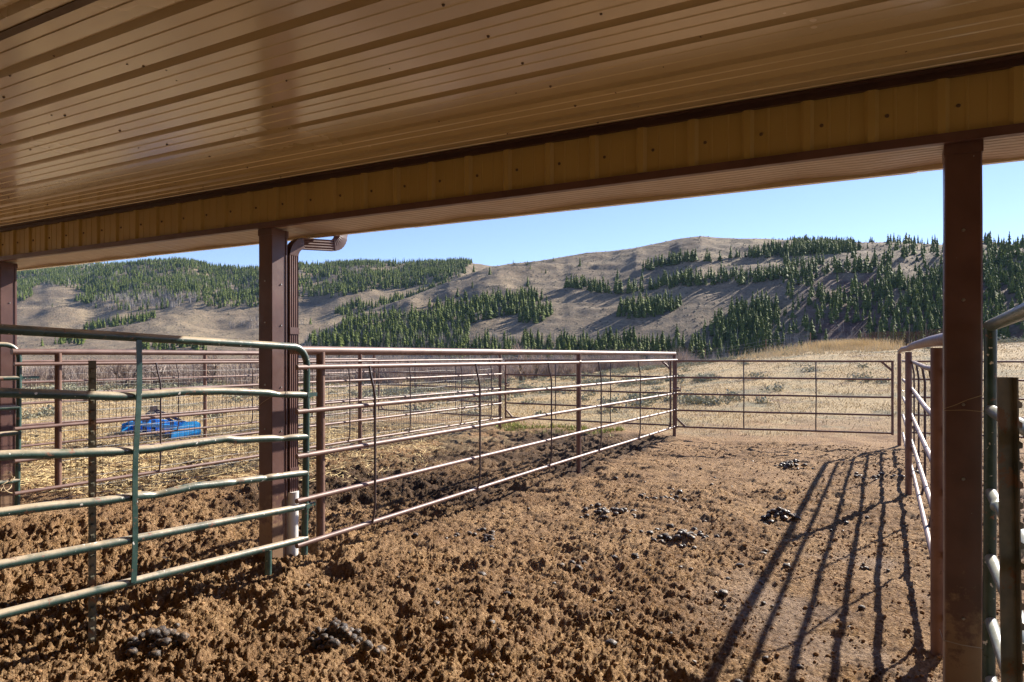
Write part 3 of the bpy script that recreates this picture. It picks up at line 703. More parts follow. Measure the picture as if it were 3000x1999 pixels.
# ------------------------------------------------------------------ dung
def blob(r, seed, flat=.75, sub=2, rough=.18):
    bm_ = ICO[sub]; rr = random.Random(seed); o_ = Vector((rr.random()*50, rr.random()*50, rr.random()*50))
    ax = Vector((rr.uniform(.85, 1.25), rr.uniform(.8, 1.1), flat*rr.uniform(.85, 1.15))); a = rr.random()*6.28
    ca, sa_ = math.cos(a), math.sin(a); out = []
    for v in bm_[0]:
        k = 1 + rough*(mnoise.noise(v*1.6+o_)) + rough*.5*mnoise.noise(v*4.5+o_)
        x, y, z = v.x*ax.x*k*r, v.y*ax.y*k*r, v.z*ax.z*k*r
        out.append((x*ca - y*sa_, x*sa_ + y*ca, z))
    return out, bm_[1]
import bmesh
ICO = {}
for sbd in (1, 2, 3):
    b = bmesh.new(); bmesh.ops.create_icosphere(b, subdivisions=sbd, radius=1); b.verts.ensure_lookup_table()
    ICO[sbd] = ([v.co.copy() for v in b.verts], [tuple(v.index for v in f.verts) for f in b.faces]); b.free()
def dung_pile(X, y, rad, n, seed, label, r0=.024, tall=1., group=None):
    cx, cy = spot(X, y, .03); rr = random.Random(seed); m = M()
    loose = tall < .6
    for i in range(n):
        a = rr.random()*6.28; q = rad*(rr.random()**.75); px, py = cx+q*math.cos(a), cy+q*math.sin(a)
        hh = 0 if loose else max(0, 1-q/rad)*rad*.55*tall*rr.uniform(.3, 1); r = r0*rr.uniform(.65, 1.2)
        vs, fs = blob(r, seed*100+i, .75, 3 if r/(.6*(y-HY)/100) > 99 else 2, .28); gz = g1(px, py)
        q_ = M() if loose else m
        q_.add([(px+v[0], py+v[1], gz+r*(.25 if loose else .3)+hh+v[2]) for v in vs], fs)
        if loose: tag(q_.build('dung_ball', M_dung, smooth=80), label, 'dung ball', group)
    if not loose: tag(m.build('dung_pile', M_dung, smooth=80), label, 'dung pile', 'dark dung piles on the corral floor')
dung_pile(768, 1466, .135, 46, 1, 'tall dark wet dung pile in the near foreground, bottom centre-left', .025, 1.5)
dung_pile(852, 1487, .055, 5, 2, 'big round dark dung ball just right of the tallest pile', .030, .3, group='balls beside the tall pile')
dung_pile(368, 1462, .155, 34, 3, 'spread dark dung pile below the dented green gate', .027, .9)
dung_pile(1312, 1282, .10, 9, 4, 'striped dark dung ball in the small group mid-lane', .026, .4, group='balls of the small mid-lane group')
dung_pile(1092, 1218, .20, 18, 5, 'dark dung ball in the loose cluster nearest the middle fence bottom rail', .026, .3, group='balls near the middle fence')
dung_pile(1395, 1172, .30, 34, 6, 'dark dung ball in the wide scatter at the centre of the lane', .028, .4, group='balls of the centre scatter')
dung_pile(1570, 1222, .30, 34, 7, 'dark dung ball in the scatter just left of the striped fence shadow', .027, .4, group='balls left of the striped shadow')
dung_pile(1512, 1138, .26, 20, 8, 'dark dung ball in the loose patch beyond the centre scatter', .027, .4, group='balls beyond the centre scatter')
dung_pile(1792, 1182, .19, 34, 9, 'dark dung heap touching the edge of the long rail shadow', .027, 1.)
dung_pile(1822, 1066, .26, 30, 10, 'farthest dark dung heap, before the closed lane gate', .03, .8)
dung_pile(2010, 1090, .30, 16, 11, 'dark dung ball lying among the striped shadows near the right fence', .028, .3, group='balls among the striped shadows')
# scattered balls and clods nobody could count
def scatter(name, n, area, rfun, mat, label, seed, sub=1, flat=.7, sink=.3, dens=None, lib=14):
    rr = np.random.default_rng(seed); L = [blob(1.0, seed*77+i, flat, sub, .3) for i in range(lib)]
    LV = [np.array(l[0]) for l in L]; F0 = np.array(L[0][1]); x = []; y = []
    while len(x) < n:
        X = rr.uniform(-1.0, .86, n*2); Z = area[0] + (area[1]-area[0])*rr.random(n*2)**1.3
        px = Z*(FW[0]+X*RT[0]); py = Z*(FW[1]+X*RT[1]); ok = np.ones(n*2, bool) if dens is None else rr.random(n*2) < dens(px, py)
        x += list(px[ok]); y += list(py[ok])
    x = np.array(x[:n]); y = np.array(y[:n]); z = G(x, y); r = rfun(rr, n, np.hypot(x, y)); V = []; F = []
    for i in range(n):
        l = LV[i % lib]; V.append(l*r[i] + [x[i], y[i], z[i]+r[i]*sink]); F.append(F0 + i*len(l))
    return tag(npmesh(name, np.vstack(V), np.vstack(F), mat, smooth=True), label, kind='stuff')
scatter('dirt_clods', 42000, (1.7, 12), lambda r, n, d: np.clip((.0035+.0004*d)*np.exp(r.normal(0, .5, n)), .0025, .015), M_clod, 'countless small brown dirt clods strewn over the corral', 5, 1, .75, .2,
        lambda x, y: pen_mask(x, y)*(.35+.65*(vnoise(x*1.9, y*1.9, 5) > .5)))
scatter('dung_balls', 190, (2.2, 11), lambda r, n, d: np.clip(.016*np.exp(r.normal(0, .35, n)), .008, .032), M_dung, 'scattered single dung balls all over the pen floor', 6, 2, .75, .25,
        lambda x, y: pen_mask(x, y)*np.clip(.12+1.6*np.exp(-((x+1.7)/1.3)**2-((y-5.4)/2.2)**2), 0, 1))

# ------------------------------------------------------------------ blades, straw, brush (numpy)
def blades(name, x, y, h, wd, mat, label, lean=.5, seed=0, kind='stuff', lift=0., flatz=None):
    rr = np.random.default_rng(seed); n = len(x); a = rr.uniform(0, 6.283, n); l = lean*h*rr.uniform(.2, 1, n); b = rr.uniform(0, 6.283, n)
    z = G(x, y) + lift; ux = np.cos(a)*wd/2; uy = np.sin(a)*wd/2
    P0 = np.stack([x-ux, y-uy, z-.01], 1); P1 = np.stack([x+ux, y+uy, z-.01], 1)
    mx = x + .35*l*np.cos(b); my = y + .35*l*np.sin(b)
    P2 = np.stack([mx+ux*.7, my+uy*.7, z+h*.55], 1); P3 = np.stack([mx-ux*.7, my-uy*.7, z+h*.55], 1)
    P4 = np.stack([x+l*np.cos(b), y+l*np.sin(b), z+h], 1)
    V = np.stack([P0, P1, P2, P3, P4], 1).reshape(-1, 3); i = np.arange(n)[:, None]*5
    F = np.vstack([i+[0, 1, 2], i+[0, 2, 3], i+[3, 2, 4]])
    return tag(npmesh(name, V, F, mat), label, kind=kind)
def sample(n, u0, u1, Z0, Z1, pw, rr, dens=None):
    x = []; y = []
    while len(x) < n:
        u = rr.uniform(u0, u1, n*2); Z = Z0 + (Z1-Z0)*rr.random(n*2)**pw
        px = Z*(FW[0]+u*RT[0]); py = Z*(FW[1]+u*RT[1]); ok = np.ones(n*2, bool) if dens is None else rr.random(n*2) < dens(px, py)
        x += list(px[ok]); y += list(py[ok])
    return np.array(x[:n]), np.array(y[:n])
r_ = np.random.default_rng(21)
def field_d(x, y):
    fz = fbm(x, y, .9, 4, 90); d = sst(13.0, 15.5, y+1.2*fz)*(1-.9*sst(19, 15, y)*sst(-3.6, -2.6, x)*sst(.25, -.25, fz))
    d = np.maximum(d, sst(-11.6, -12.4, x)*sst(5.5, 7.5, y)); r = np.hypot(x, y)
    d = d*(1-sst(28, 34, r)*sst(2.5, 9, x)); return d*(.35+.65*(vnoise(x*.8, y*.8, 7) > .42))
x, y = sample(150000, -.95, .85, 11, 55, 1.15, r_, field_d)
d = np.hypot(x, y); blades('dry_grass', x, y, RNG.uniform(.02, .075, len(x)), .003+.0005*d, M_grass, 'short bleached dry grass covering the field', 1.9, 1)
x, y = sample(2000, .32, .60, 34, 48, 1, r_, lambda x, y: np.clip(1.2*np.exp(-((np.hypot(x, y)-41)/4)**2)*(fbm(x, y, .35, 3, 66)+.45), 0, 1))
blades('tall_grass', x, y, RNG.uniform(.10, .30, len(x)), .03, M_tgrass, 'tall golden grass along the rise beyond the lane gate', .5, 2)
# golden tussocks standing up against the dark hillside
tx = []; ty = []
for X, Z, n_, s_ in ((1915, 41, 1300, .6), (1950, 41, 1100, .7), (1985, 41.5, 900, .6), (1890, 42, 500, .9), (2035, 42, 350, .7), (1840, 44, 300, 1.3), (1790, 46, 250, 1.5)):
    u = (X-CX)/FD; p = Z*(FW+u*RT); tx += list(p[0]+r_.normal(0, s_, n_)); ty += list(p[1]+r_.normal(0, s_, n_))
tx = np.array(tx); ty = np.array(ty); blades('tall_grass', tx, ty, RNG.uniform(.25, .75, len(tx)), .028, M_tgrass, 'golden tussocks standing tallest on the rise beyond the lane gate', .45, 3)
x, y = sample(1300, -.35, .16, 12.5, 17, 1, r_, lambda x, y: np.exp(-((y-13.9-.12*x)/.55)**2)*(fbm(x, y, 1.5, 3, 14) > .02)*(x < -.2)*(x > -8.5))
blades('green_weeds', x, y, RNG.uniform(.03, .09, len(x)), .016, M_weed, 'fresh green weeds growing under the far gates', 1.2, 4)
x, y = sample(20000, -.95, -.1, 5, 15, 1, r_, lambda x, y: sst(-7.0, -7.9, x)*sst(13.5, 12.8, y)*(y > 4.2)*(.15+.85*(fbm(x, y, .8, 3, 96) > -.15)) + .35*sst(-5.2, -6.6, x)*(y > 6)*(y < 13))
n = len(x); a = r_.uniform(0, 6.28, n); L = r_.uniform(.02, .09, n); z = G(x, y)+.006+r_.uniform(0, .02, n); wd = .004
ux, uy = np.cos(a)*L, np.sin(a)*L; vx, vy = -np.sin(a)*wd, np.cos(a)*wd; tz = r_.normal(0, .012, n)
V = np.stack([np.stack([x-ux-vx, y-uy-vy, z-tz], 1), np.stack([x+ux-vx, y+uy-vy, z+tz], 1), np.stack([x+ux+vx, y+uy+vy, z+tz+.003], 1), np.stack([x-ux+vx, y-uy+vy, z-tz+.003], 1)], 1).reshape(-1, 3)
tag(npmesh('straw', V, (np.arange(n)[:, None]*4+[0, 1, 2, 3]), M_straw), 'loose yellow straw littered over the left pens', kind='stuff')
# sagebrush: puffs of small leaf quads
def puffs(name, cs, mat, label, nleaf, leaf, kind='stuff', seed=1, tall=.7):
    rr = np.random.default_rng(seed); V = []
    for cx, cy, cr in cs:
        k = int(nleaf*(cr**1.2)*2)+20; d = rr.normal(0, 1, (k, 3)); d /= np.linalg.norm(d, axis=1)[:, None]; q = rr.random(k)**.4
        lump = 1 + .35*np.sin(d[:, 0]*4+cx)*np.cos(d[:, 1]*5+cy)
        P = d*(q*cr*lump)[:, None]; P[:, 2] = np.abs(P[:, 2])*tall; P += [cx, cy, 0]
        a = rr.normal(0, 1, (k, 3)); a /= np.linalg.norm(a, axis=1)[:, None]; b = np.cross(a, rr.normal(0, 1, (k, 3))); b /= np.linalg.norm(b, axis=1)[:, None]
        s = leaf*rr.uniform(.5, 1.3, (k, 1)); z = g1(cx, cy); P[:, 2] += z
        V.append(np.stack([P-a*s, P+b*s*.5, P+a*s, P-b*s*.5], 1).reshape(-1, 3))
    V = np.vstack(V); return tag(npmesh(name, V, np.arange(len(V)).reshape(-1, 4), mat), label, kind=kind)
def sage_d(x, y):
    r = np.hypot(x, y); return field_d(x, y)*sst(16, 24, r)*(.05+.95*(fbm(x, y, .12, 3, 31) > .02))*np.where(x > -3, .25, 1)*np.where(x < -6, 1.0, .7)
x, y = sample(1250, -.95, .7, 17, 62, 1, r_, sage_d)
puffs('sagebrush', [(a, b, c) for a, b, c in zip(x, y, r_.uniform(.15, .42, len(x)))], M_sage, 'low grey-green sagebrush dotted across the field', 150, .05, seed=3)
x, y = sample(70, .62, .95, 42, 52, 1, r_)
puffs('sagebrush', [(a, b, c) for a, b, c in zip(x, y, r_.uniform(.4, .9, len(x)))], M_sage, 'bushier sage along the gravel edge at the far right', 160, .07, seed=4)
# dead weed stalks, dark twigs lying in the field
x, y = sample(200, -.4, .5, 17, 34, 1, r_, lambda x, y: (fbm(x, y, .3, 3, 55) > .1)*1.)
blades('dead_weeds', x, y, RNG.uniform(.08, .25, len(x)), .02, M_bark, 'dark dead weed stalks scattered in the dry field', 2.2, 6)

# willow thicket: bare twiggy shrubs
def twigs(x, y, z, h, n, rr, wd, spread=.5):
    """fan of tapering twigs from one root, returns V,F"""
    a = rr.uniform(0, 6.283, n); l = h*rr.uniform(.45, 1.0, n); sp = spread*l*rr.uniform(.1, 1, n)
    bx = x+rr.normal(0, .13*h, n); by = y+rr.normal(0, .13*h, n)
    tx_ = bx+sp*np.cos(a); ty_ = by+sp*np.sin(a); b = rr.uniform(0, 6.283, n); ux = np.cos(b)*wd; uy = np.sin(b)*wd
    mx = (bx*.6+tx_*.4)+rr.normal(0, .04*h, n); my = (by*.6+ty_*.4)+rr.normal(0, .04*h, n)
    zz = np.full(n, z); return np.stack([np.stack([bx-ux, by-uy, zz-.1], 1), np.stack([bx+ux, by+uy, zz-.1], 1), np.stack([mx+ux*.8, my+uy*.8, zz+l*.5], 1), np.stack([mx-ux*.8, my-uy*.8, zz+l*.5], 1), np.stack([tx_, ty_, zz+l], 1)], 1).reshape(-1, 3)
def tri5(V): i = np.arange(len(V)//5)[:, None]*5; return np.vstack([i+[0, 1, 2], i+[0, 2, 3], i+[3, 2, 4]])
rr = np.random.default_rng(9); V = []
for k in range(1150):
    u = rr.uniform(-1.0, .27); edge = np.interp(u*FD+CX, [-500, 600, 1100, 1350, 1560, 1650], [42, 44, 48, 56, 66, 72]); Z = edge + 62*rr.random()**1.5 + rr.normal(0, 2)
    p = Z*(FW+u*RT); V.append(twigs(p[0], p[1], g1(p[0], p[1]), rr.uniform(.9, 2.1)*(1+.006*(Z-45)), 85, rr, .009+.00016*Z, .85))
V = np.vstack(V); tag(npmesh('willow_thicket', V, tri5(V), M_willow), 'band of bare grey-brown willow brush along the creek', kind='stuff')
# a few bare trees one can pick out in front of the willows
def bare_tree(X, Z, h, label, seed):
    u = (X-CX)/FD; p = Z*(FW+u*RT); gz = g1(p[0], p[1]); rr = random.Random(seed); root = thing('bare_tree', label, 'tree', (p[0], p[1], gz), 'bare trees along the creek')
    b0 = Vector((p[0], p[1], gz)); tr = M(); cr = M()
    def br(m, a, d, L, r, dep):
        k = 4; pts = [a]; 
        for i in range(k): d = (d + Vector((rr.gauss(0, .13), rr.gauss(0, .13), rr.gauss(0, .08)))).normalized(); pts.append(pts[-1]+d*L/k)
        m.tube(pts, [r*(1-.5*i/k) for i in range(k+1)], 5, cap=False)
        if dep > 0:
            for _ in range(4 if dep > 1 else 5):
                t = rr.uniform(.3, 1); q = a.lerp(pts[-1], t); br(cr, q, (d+Vector((rr.gauss(0, .6), rr.gauss(0, .6), rr.uniform(-.1, .5)))).normalized(), L*rr.uniform(.45, .7), r*.5, dep-1)
    for s in range(3): br(tr, b0 + Vector((rr.gauss(0, .1), rr.gauss(0, .1), -.1)), Vector((rr.gauss(0, .3), rr.gauss(0, .3), 1)).normalized(), h*.55, .075, 3)
    tr.build('trunk', M_bark, root); cr.build('crown', M_willow, root)
bare_tree(1198, 44, 2.7, 'bare branching tree between the far gate and the willows', 3)
bare_tree(1232, 47, 2.5, 'second bare tree just right of the branching one', 4)
bare_tree(300, 40, 2.4, 'bare shrubby tree left of the studded steel post', 5)
bare_tree(372, 41, 2.3, 'leafless small tree between steel post and brown pillar', 6)
bare_tree(480, 42, 2.6, 'leafless tree right above the blue scraper', 7)
bare_tree(560, 43, 2.5, 'leafless tree close beside the brown pillar', 8)
# small lone green pine in the field
def grow_conifer(name, x, y, z, h, label, cat, group, seed):
    root = thing(name, label, cat, (x, y, z), group); V, F = conifer(h, seed, 9, 13, .26)
    o = npmesh('crown', V, F, M_conif, root); t = M(); t.tube([(x, y, z-.3), (x, y, z+h*.6)], [h*.022, h*.008], 6); t.build('trunk', M_bark, root); return root
def conifer(h, seed, tiers=7, n=9, wr=.17):
    rr = np.random.default_rng(seed); V = []; F = []; base = .06
    for k in range(tiers):
        t0 = k/tiers; zt = h*(1-(t0**1.05)*(1-base)*.93); zb = h*(1-((k+1.35)/tiers)**1.02*(1-base)); zb = max(zb, h*base*.6)
        rad = h*wr*((k+1)/tiers)**.82*rr.uniform(.82, 1.15); i0 = len(V); V.append((rr.normal(0, .01)*h, rr.normal(0, .01)*h, zt))
        ph = rr.random()*6.28
        for j in range(n):
            a = ph+6.283*j/n; q = rad*(rr.uniform(.8, 1.2) if j % 2 else rr.uniform(.38, .62)); V.append((q*math.cos(a), q*math.sin(a), zb+h*rr.normal(0, .022)+(0 if j % 2 else .035*h)))
        for j in range(n): F.append((i0, i0+1+j, i0+1+(j+1) % n))
    return np.array(V), np.array(F)
u = (702-CX)/FD; p = 27*(FW+u*RT)
grow_conifer('small_pine', p[0], p[1], g1(p[0], p[1]), 1.15, 'small young pine in the field just right of the brown pillar', 'tree', None, 77)

# ------------------------------------------------------------------ wire fence and slat fence beyond the field
def wire_fence():
    root = thing('wire_fence', 'slack four-strand wire fence along the field edge', 'wire fence', (0, 45, 0))
    xs_ = [(-200, 52), (150, 50), (371, 46), (640, 50), (900, 55), (1150, 58), (1400, 62), (1620, 60), (1760, 50), (1862, 44)]
    P = []
    for X, Z in xs_:
        u = (X-CX)/FD; p = Z*(FW+u*RT); P.append(Vector((p[0], p[1], g1(p[0], p[1]))))
    for q in P: M().tube([q-Vector((0, 0, .2)), q+Vector((0, 0, 1.2))], .03, 6).build('post', M_post, root)
    m = M()
    for h in (1.12, .88, .62, .36):
        for a, b in zip(P[:-1], P[1:]):
            m.tube([a.lerp(b, t/6)+Vector((0, 0, h-.08*math.sin(math.pi*t/6))) for t in range(7)], .006, 4, cap=False)
    m.build('strand_wires', M_wire, root)
wire_fence()
def slat_fence():
    root = thing('slat_fence', 'red-brown slat snow fence on the rise at the right', 'slat fence', (15, 48, 0)); rr = random.Random(2)
    a = 47*(FW + ((1975-CX)/FD)*RT); b = 40*(FW + ((2240-CX)/FD)*RT); n = 150; m = M()
    L = float(np.hypot(*(b-a)))
    for i in range(n+1):
        t = i/n; p = a+(b-a)*t; z = g1(p[0], p[1]); hh = 1.12+.05*math.sin(t*9)+rr.uniform(-.03, .03); o = rr.uniform(-.01, .01)
        m.bar((p[0]+o, p[1], z-.05), (p[0]+o*2, p[1], z+hh), .038, .012)
    m.build('slats', M_slat, root)
    for i in range(7):
        p = a+(b-a)*(i+.3)/7; z = g1(p[0], p[1]); M().tube([(p[0], p[1]-.05, z-.1), (p[0], p[1]-.05, z+1.5)], .028, 6).build('post', M_tpost, root)
slat_fence()

# ------------------------------------------------------------------ hills
def poly_in(px, py, poly):
    poly = np.array(poly, float); r = np.zeros(px.shape, bool); j = len(poly)-1
    for i in range(len(poly)):
        xi, yi = poly[i]; xj, yj = poly[j]
        c = ((yi > py) != (yj > py)) & (px < (xj-xi)*(py-yi)/(yj-yi+1e-9)+xi); r ^= c; j = i
    return r
class Hill:
    """terrain ridge laid out by bearing X and depth Z; crest heights surveyed along the bearings"""
    def __init__(s, crestX, cresty, cZ, foot, shape, seed, namp, z0=-3.6):
        s.cX, s.cy, s.cZ, s.ft, s.sh, s.seed, s.na, s.z0 = crestX, cresty, cZ, foot, shape, seed, namp, z0
    fix = None
    def tune(s):
        Xg = np.linspace(min(s.cX), max(s.cX), 260); s.fix = (Xg, np.ones(260)); Zt = np.geomspace(150, 4500, 500)
        for _ in range(4):
            A, B = np.meshgrid(Xg, Zt); a = ((s.z(A, B)-CAMH)/B).max(0); want = (HY-np.interp(Xg, s.cX, s.cy))/FD
            s.fix = (Xg, np.clip(s.fix[1]*np.where(want > .004, want/np.maximum(a, .002), 1), .3, 2))
        return s
    def z(s, X, Z):
        yc = np.interp(X, s.cX, s.cy); Zc = np.interp(X, *s.cZ); Zf = np.interp(X, *s.ft)
        zc = CAMH + (HY-yc)/FD*Zc*(1 if s.fix is None else np.interp(X, *s.fix)); t = np.clip((Z-Zf)/(Zc-Zf), 0, None); pw = np.interp(X, *s.sh)
        up = np.sin(np.clip(t, 0, 1)*math.pi/2)**pw
        g = np.where(t <= 1, up, np.clip(1-.9*(t-1)**1.4, 0, 1))
        u = (X-CX)/FD; x = Z*(FW[0]+u*RT[0]); y = Z*(FW[1]+u*RT[1]); sc = s.na
        nz = sc*(fbm(x, y, 1/170., 5, s.seed)*1.0) ; rid = 1-np.abs(fbm(x+.3*y, y-.3*x, 1/70., 4, s.seed+9))*2.4
        nz = nz - (.45 if s.seed == 3 else .22)*sc*rid*sst(.0, .35, t)
        fade = sst(.02, .25, t)*(1-.93*np.exp(-((t-1)/.10)**2))
        return s.z0 + (zc-s.z0)*g + nz*fade + fbm(x, y, 1/12., 3, s.seed+3)*1.0*sst(0, .1, t)
    def mesh(s, name, X0, X1, nX, Z0, Z1, nZ, label, rock=None):
        Xs = np.linspace(X0, X1, nX); Zs = Z0*(Z1/Z0)**np.linspace(0, 1, nZ); A, B = np.meshgrid(Xs, Zs); z = s.z(A, B); u = (A-CX)/FD
        V = np.stack([B*(FW[0]+u*RT[0]), B*(FW[1]+u*RT[1]), z], -1).reshape(-1, 3)
        i = np.arange(nZ-1)[:, None]; j = np.arange(nX-1)[None, :]
        F = np.stack([i*nX+j, i*nX+j+1, (i+1)*nX+j+1, (i+1)*nX+j], -1).reshape(-1, 4)
        o = npmesh(name, V, F, M_hill, smooth=True); y = HY-(z-CAMH)/B*FD
        rk = np.zeros(A.shape) if rock is None else rock(A, y)
        c = np.stack([rk]*3+[np.ones_like(rk)], -1).reshape(-1, 4).astype(np.float32)
        at = o.data.color_attributes.new('rock', 'FLOAT_COLOR', 'POINT'); at.data.foreach_set('color', c.ravel()); return tag(o, label, kind='structure')
main = Hill([560, 640, 700, 722, 760, 806, 870, 939, 1000, 1062, 1125, 1180, 1240, 1300, 1350, 1400, 1450, 1500, 1560, 1610, 1650, 1700, 1760, 1800, 1900, 2000, 2060, 2100, 2170, 2230, 2260, 2300, 2353, 2450, 2700, 3100],
            [822, 812, 788, 775, 752, 728, 706, 684, 660, 636, 614, 606, 600, 590, 581, 578, 572, 562, 549, 543, 547, 549, 549, 552, 556, 558, 556, 560, 563, 561, 554, 560, 566, 572, 590, 600],
            ([560, 722, 939, 1125, 1400, 1650, 2000, 2200, 2353, 2700], [470, 520, 640, 820, 900, 880, 760, 640, 560, 480]),
            ([560, 722, 1100, 1500, 1900, 2200, 2400, 2700], [400, 400, 380, 340, 300, 270, 230, 200]),
            ([700, 1300, 1700, 1900, 2400], [1.25, 1.1, 1.0, .78, .72]), 3, 8.5)
far = Hill([-900, -400, 0, 150, 250, 370, 400, 430, 500, 560, 590, 640, 690, 760, 830, 930, 960, 1010, 1060, 1110, 1160, 1300, 1600],
           [650, 650, 632, 620, 612, 604, 601, 604, 616, 620, 620, 616, 612, 609, 606, 607, 607, 606, 603, 608, 618, 640, 680],
           ([-900, 0, 590, 1110, 1600], [1750, 1700, 1350, 1150, 1100]),
           ([-900, 0, 600, 1100, 1600], [330, 380, 430, 520, 600]),
           ([-900, 0, 500, 1100], [1.55, 1.5, 1.35, 1.2]), 12, 17)
back = Hill([-1400, -400, 0, 60, 150, 240, 330, 420, 600], [640, 632, 617, 613, 608, 606, 608, 618, 660],
            ([-1400, 600], [3200, 3000]), ([-1400, 600], [1700, 1700]), ([-900, 600], [1.1, 1.1]), 44, 40)
main.tune(); far.tune(); back.tune()
rockf = lambda X, y: np.clip(sst(1790, 1880, X+30*fbm(X, y, .02, 3, 8))*sst(628, 650, y+20*fbm(X, y, .03, 3, 7)), 0, 1)*(.55+.45*sst(-.3, .3, fbm(X, y, .02, 3, 4)))
main.mesh('hillside', 540, 3100, 620, 195, 1500, 330, 'tan sage hillside with dark conifer bands', rockf)
far.mesh('far_hills', -1400, 1700, 460, 330, 2600, 260, 'rolling tan hills with forest on top at the left')
back.mesh('distant_ridge', -1500, 620, 140, 1600, 4200, 80, 'pale distant forested ridge at the far left')

# woods: polygons in bearing / survey-height units, trees stand on the terrain itself
F1 = [(1451,627),(1471,600),(1531,582),(1583,574),(1651,576),(1720,567),(1759,553),(1851,543),(1940,548),(2035,550),(2040,563),(1931,588),(1843,589),(1667,598),(1571,608),(1471,626)]
F2 = [(1380,672),(1411,641),(1463,641),(1543,622),(1635,612),(1751,603),(1843,595),(1931,594),(2011,585),(2051,596),(2067,636),(1971,629),(1871,633),(1811,645),(1703,655),(1611,658),(1531,665),(1451,675)]
F2b = [(1269,640),(1339,630),(1400,645),(1490,645),(1490,668),(1379,676),(1322,665),(1272,654)]
F3 = [(1411,727),(1411,705),(1451,694),(1511,678),(1563,668),(1569,697),(1543,719),(1491,731),(1435,731)]
F4 = [(955,708),(1039,676),(1072,666),(1139,660),(1225,655),(1262,663),(1252,686),(1219,712),(1165,728),(1092,742),(1072,768),(1120,810),(700,812),(706,788),(782,758),(796,734),(872,726)]
F4b = [(1192,718),(1219,704),(1269,704),(1277,718),(1239,745),(1195,742)]
F4c = [(1185,612),(1265,609),(1265,630),(1205,628)]
F6 = [(1000,785),(1250,782),(1500,783),(1640,776),(1640,830),(1000,830)]
F7 = [(1635,748),(1667,712),(1759,684),(1791,703),(1795,769),(1811,799),(1700,830),(1600,830),(1600,780)]
F8 = [(1843,643),(1971,634),(1980,677),(1945,720),(1911,751),(1883,735),(1851,703)]
F9 = [(2067,671),(2110,610),(2200,592),(2240,765),(2059,800),(2067,733)]
F10 = [(1795,770),(2170,765),(2300,790),(2300,830),(1795,830)]
G1 = [(-900,560),(1110,560),(1062,640),(989,656),(839,674),(760,683),(706,684),(640,700),(591,708),(500,712),(455,697),(385,712),(297,716),(217,709),(165,692),(200,676),(185,670),(95,652),(60,690),(-900,700)]
G2 = [(190,755),(260,738),(357,728),(357,735),(280,748),(200,762)]
G3 = [(122,792),(150,780),(192,779),(192,793)]
G4 = [(315,806),(472,806),(472,793),(330,795)]
G5 = [(769,720),(806,697),(856,703),(939,676),(1022,652),(1045,650),(1022,664),(939,690),(870,712),(806,726),(780,724)]
GA = [(200,706),(230,682),(330,676),(460,678),(455,698),(385,710),(297,714),(217,707)]       # leafless aspens
GA2 = [(500,758),(560,740),(640,730),(700,745),(690,752),(560,757)]
def plant(hill, X0, X1, Z0, Z1, N, dens, rr, pw=1.0, ymax=840, only_vis=True):
    X = rr.uniform(X0, X1, N); Z = np.sqrt(rr.random(N)*(Z1**2-Z0**2)+Z0**2); z = hill.z(X, Z); y = HY-(z-CAMH)/Z*FD
    ok = rr.random(N) < dens(X, y, Z); Zc = np.interp(X, *hill.cZ); ok &= (Z < Zc*1.06)
    return X[ok], Z[ok], z[ok], y[ok]
def dens_main(X, y, Z):
    u = (X-CX)/FD; x = Z*(FW[0]+u*RT[0]); yy = Z*(FW[1]+u*RT[1]); jx = 10*fbm(x, yy, 1/25., 3, 5); jy = 5*fbm(x, yy, 1/18., 3, 6); a = X+jx; b = y+jy; off = 7.5/Z*FD*np.where(y > 700, .3, 1)
    d = np.zeros(X.shape)
    for P, v in ((F1, 1), (F2, .9), (F2b, .85), (F3, 1), (F4, .62), (F4b, .9), (F4c, .5), (F6, .8), (F7, .85), (F8, .6), (F9, .75), (F10, .30)): d = np.maximum(d, v*(poly_in(a, b, P) & poly_in(a, b-off, P)))
    cl = sst(-.25, .25, fbm(x, yy, 1/30., 3, 15))
    d = d*(.55+.45*cl)
    d = np.maximum(d, .0016*(y > 585))
    d = np.maximum(d, ((X > 1800) & (y > 600))*(.05+.16*cl)); d = np.maximum(d, ((X > 1960) & (y > 640))*(.12+.45*cl)); d = np.maximum(d, ((X > 2200) & (y > 585))*(.25+.45*cl))
    d = np.maximum(d, ((X > 2040) & (y < 600))*.10); return d
def dens_far(X, y, Z):
    u = (X-CX)/FD; x = Z*(FW[0]+u*RT[0]); yy = Z*(FW[1]+u*RT[1]); jx = 16*fbm(x, yy, 1/60., 3, 5); jy = 5*fbm(x, yy, 1/40., 3, 6); a = X+jx; b = y+jy
    d = .80*poly_in(a, b, G1)*(1-.75*poly_in(a, b, GA)); cl = sst(-.3, .3, fbm(x, yy, 1/90., 4, 25)); d = d*(.45+.55*cl)
    for P in (G2, G3, G4, G5): d = np.maximum(d, .9*poly_in(X+.3*jx, y+.5*jy, P))
    clr = poly_in(a, b, [(850,618),(930,612),(930,622),(860,628)]) | poly_in(a, b, [(735,640),(775,636),(775,644),(740,646)]); d = d*(1-.9*clr)
    return np.maximum(d, .0015)
rt = np.random.default_rng(101)
aX, aZ, az, ay = plant(main, 640, 2800, 230, 960, 95000, dens_main, rt)
h = 4.5+6.8*rt.random(len(aX))**1.3*np.interp(aX, [700, 1200, 2400], [.9, 1.0, .95])*np.where(ay > 765, 1.12, 1)*np.where(aX > 1780, .84, 1)
h = np.where(rt.random(len(h)) < .25, h*.5, h)
print('main trees', len(aX))
bX, bZ, bz, by = plant(far, -900, 1180, 420, 1750, 120000, dens_far, rt); hb = rt.uniform(5, 10.5, len(bX)); hb = np.where(bZ < 700, hb*.9, hb)
print('far trees', len(bX))
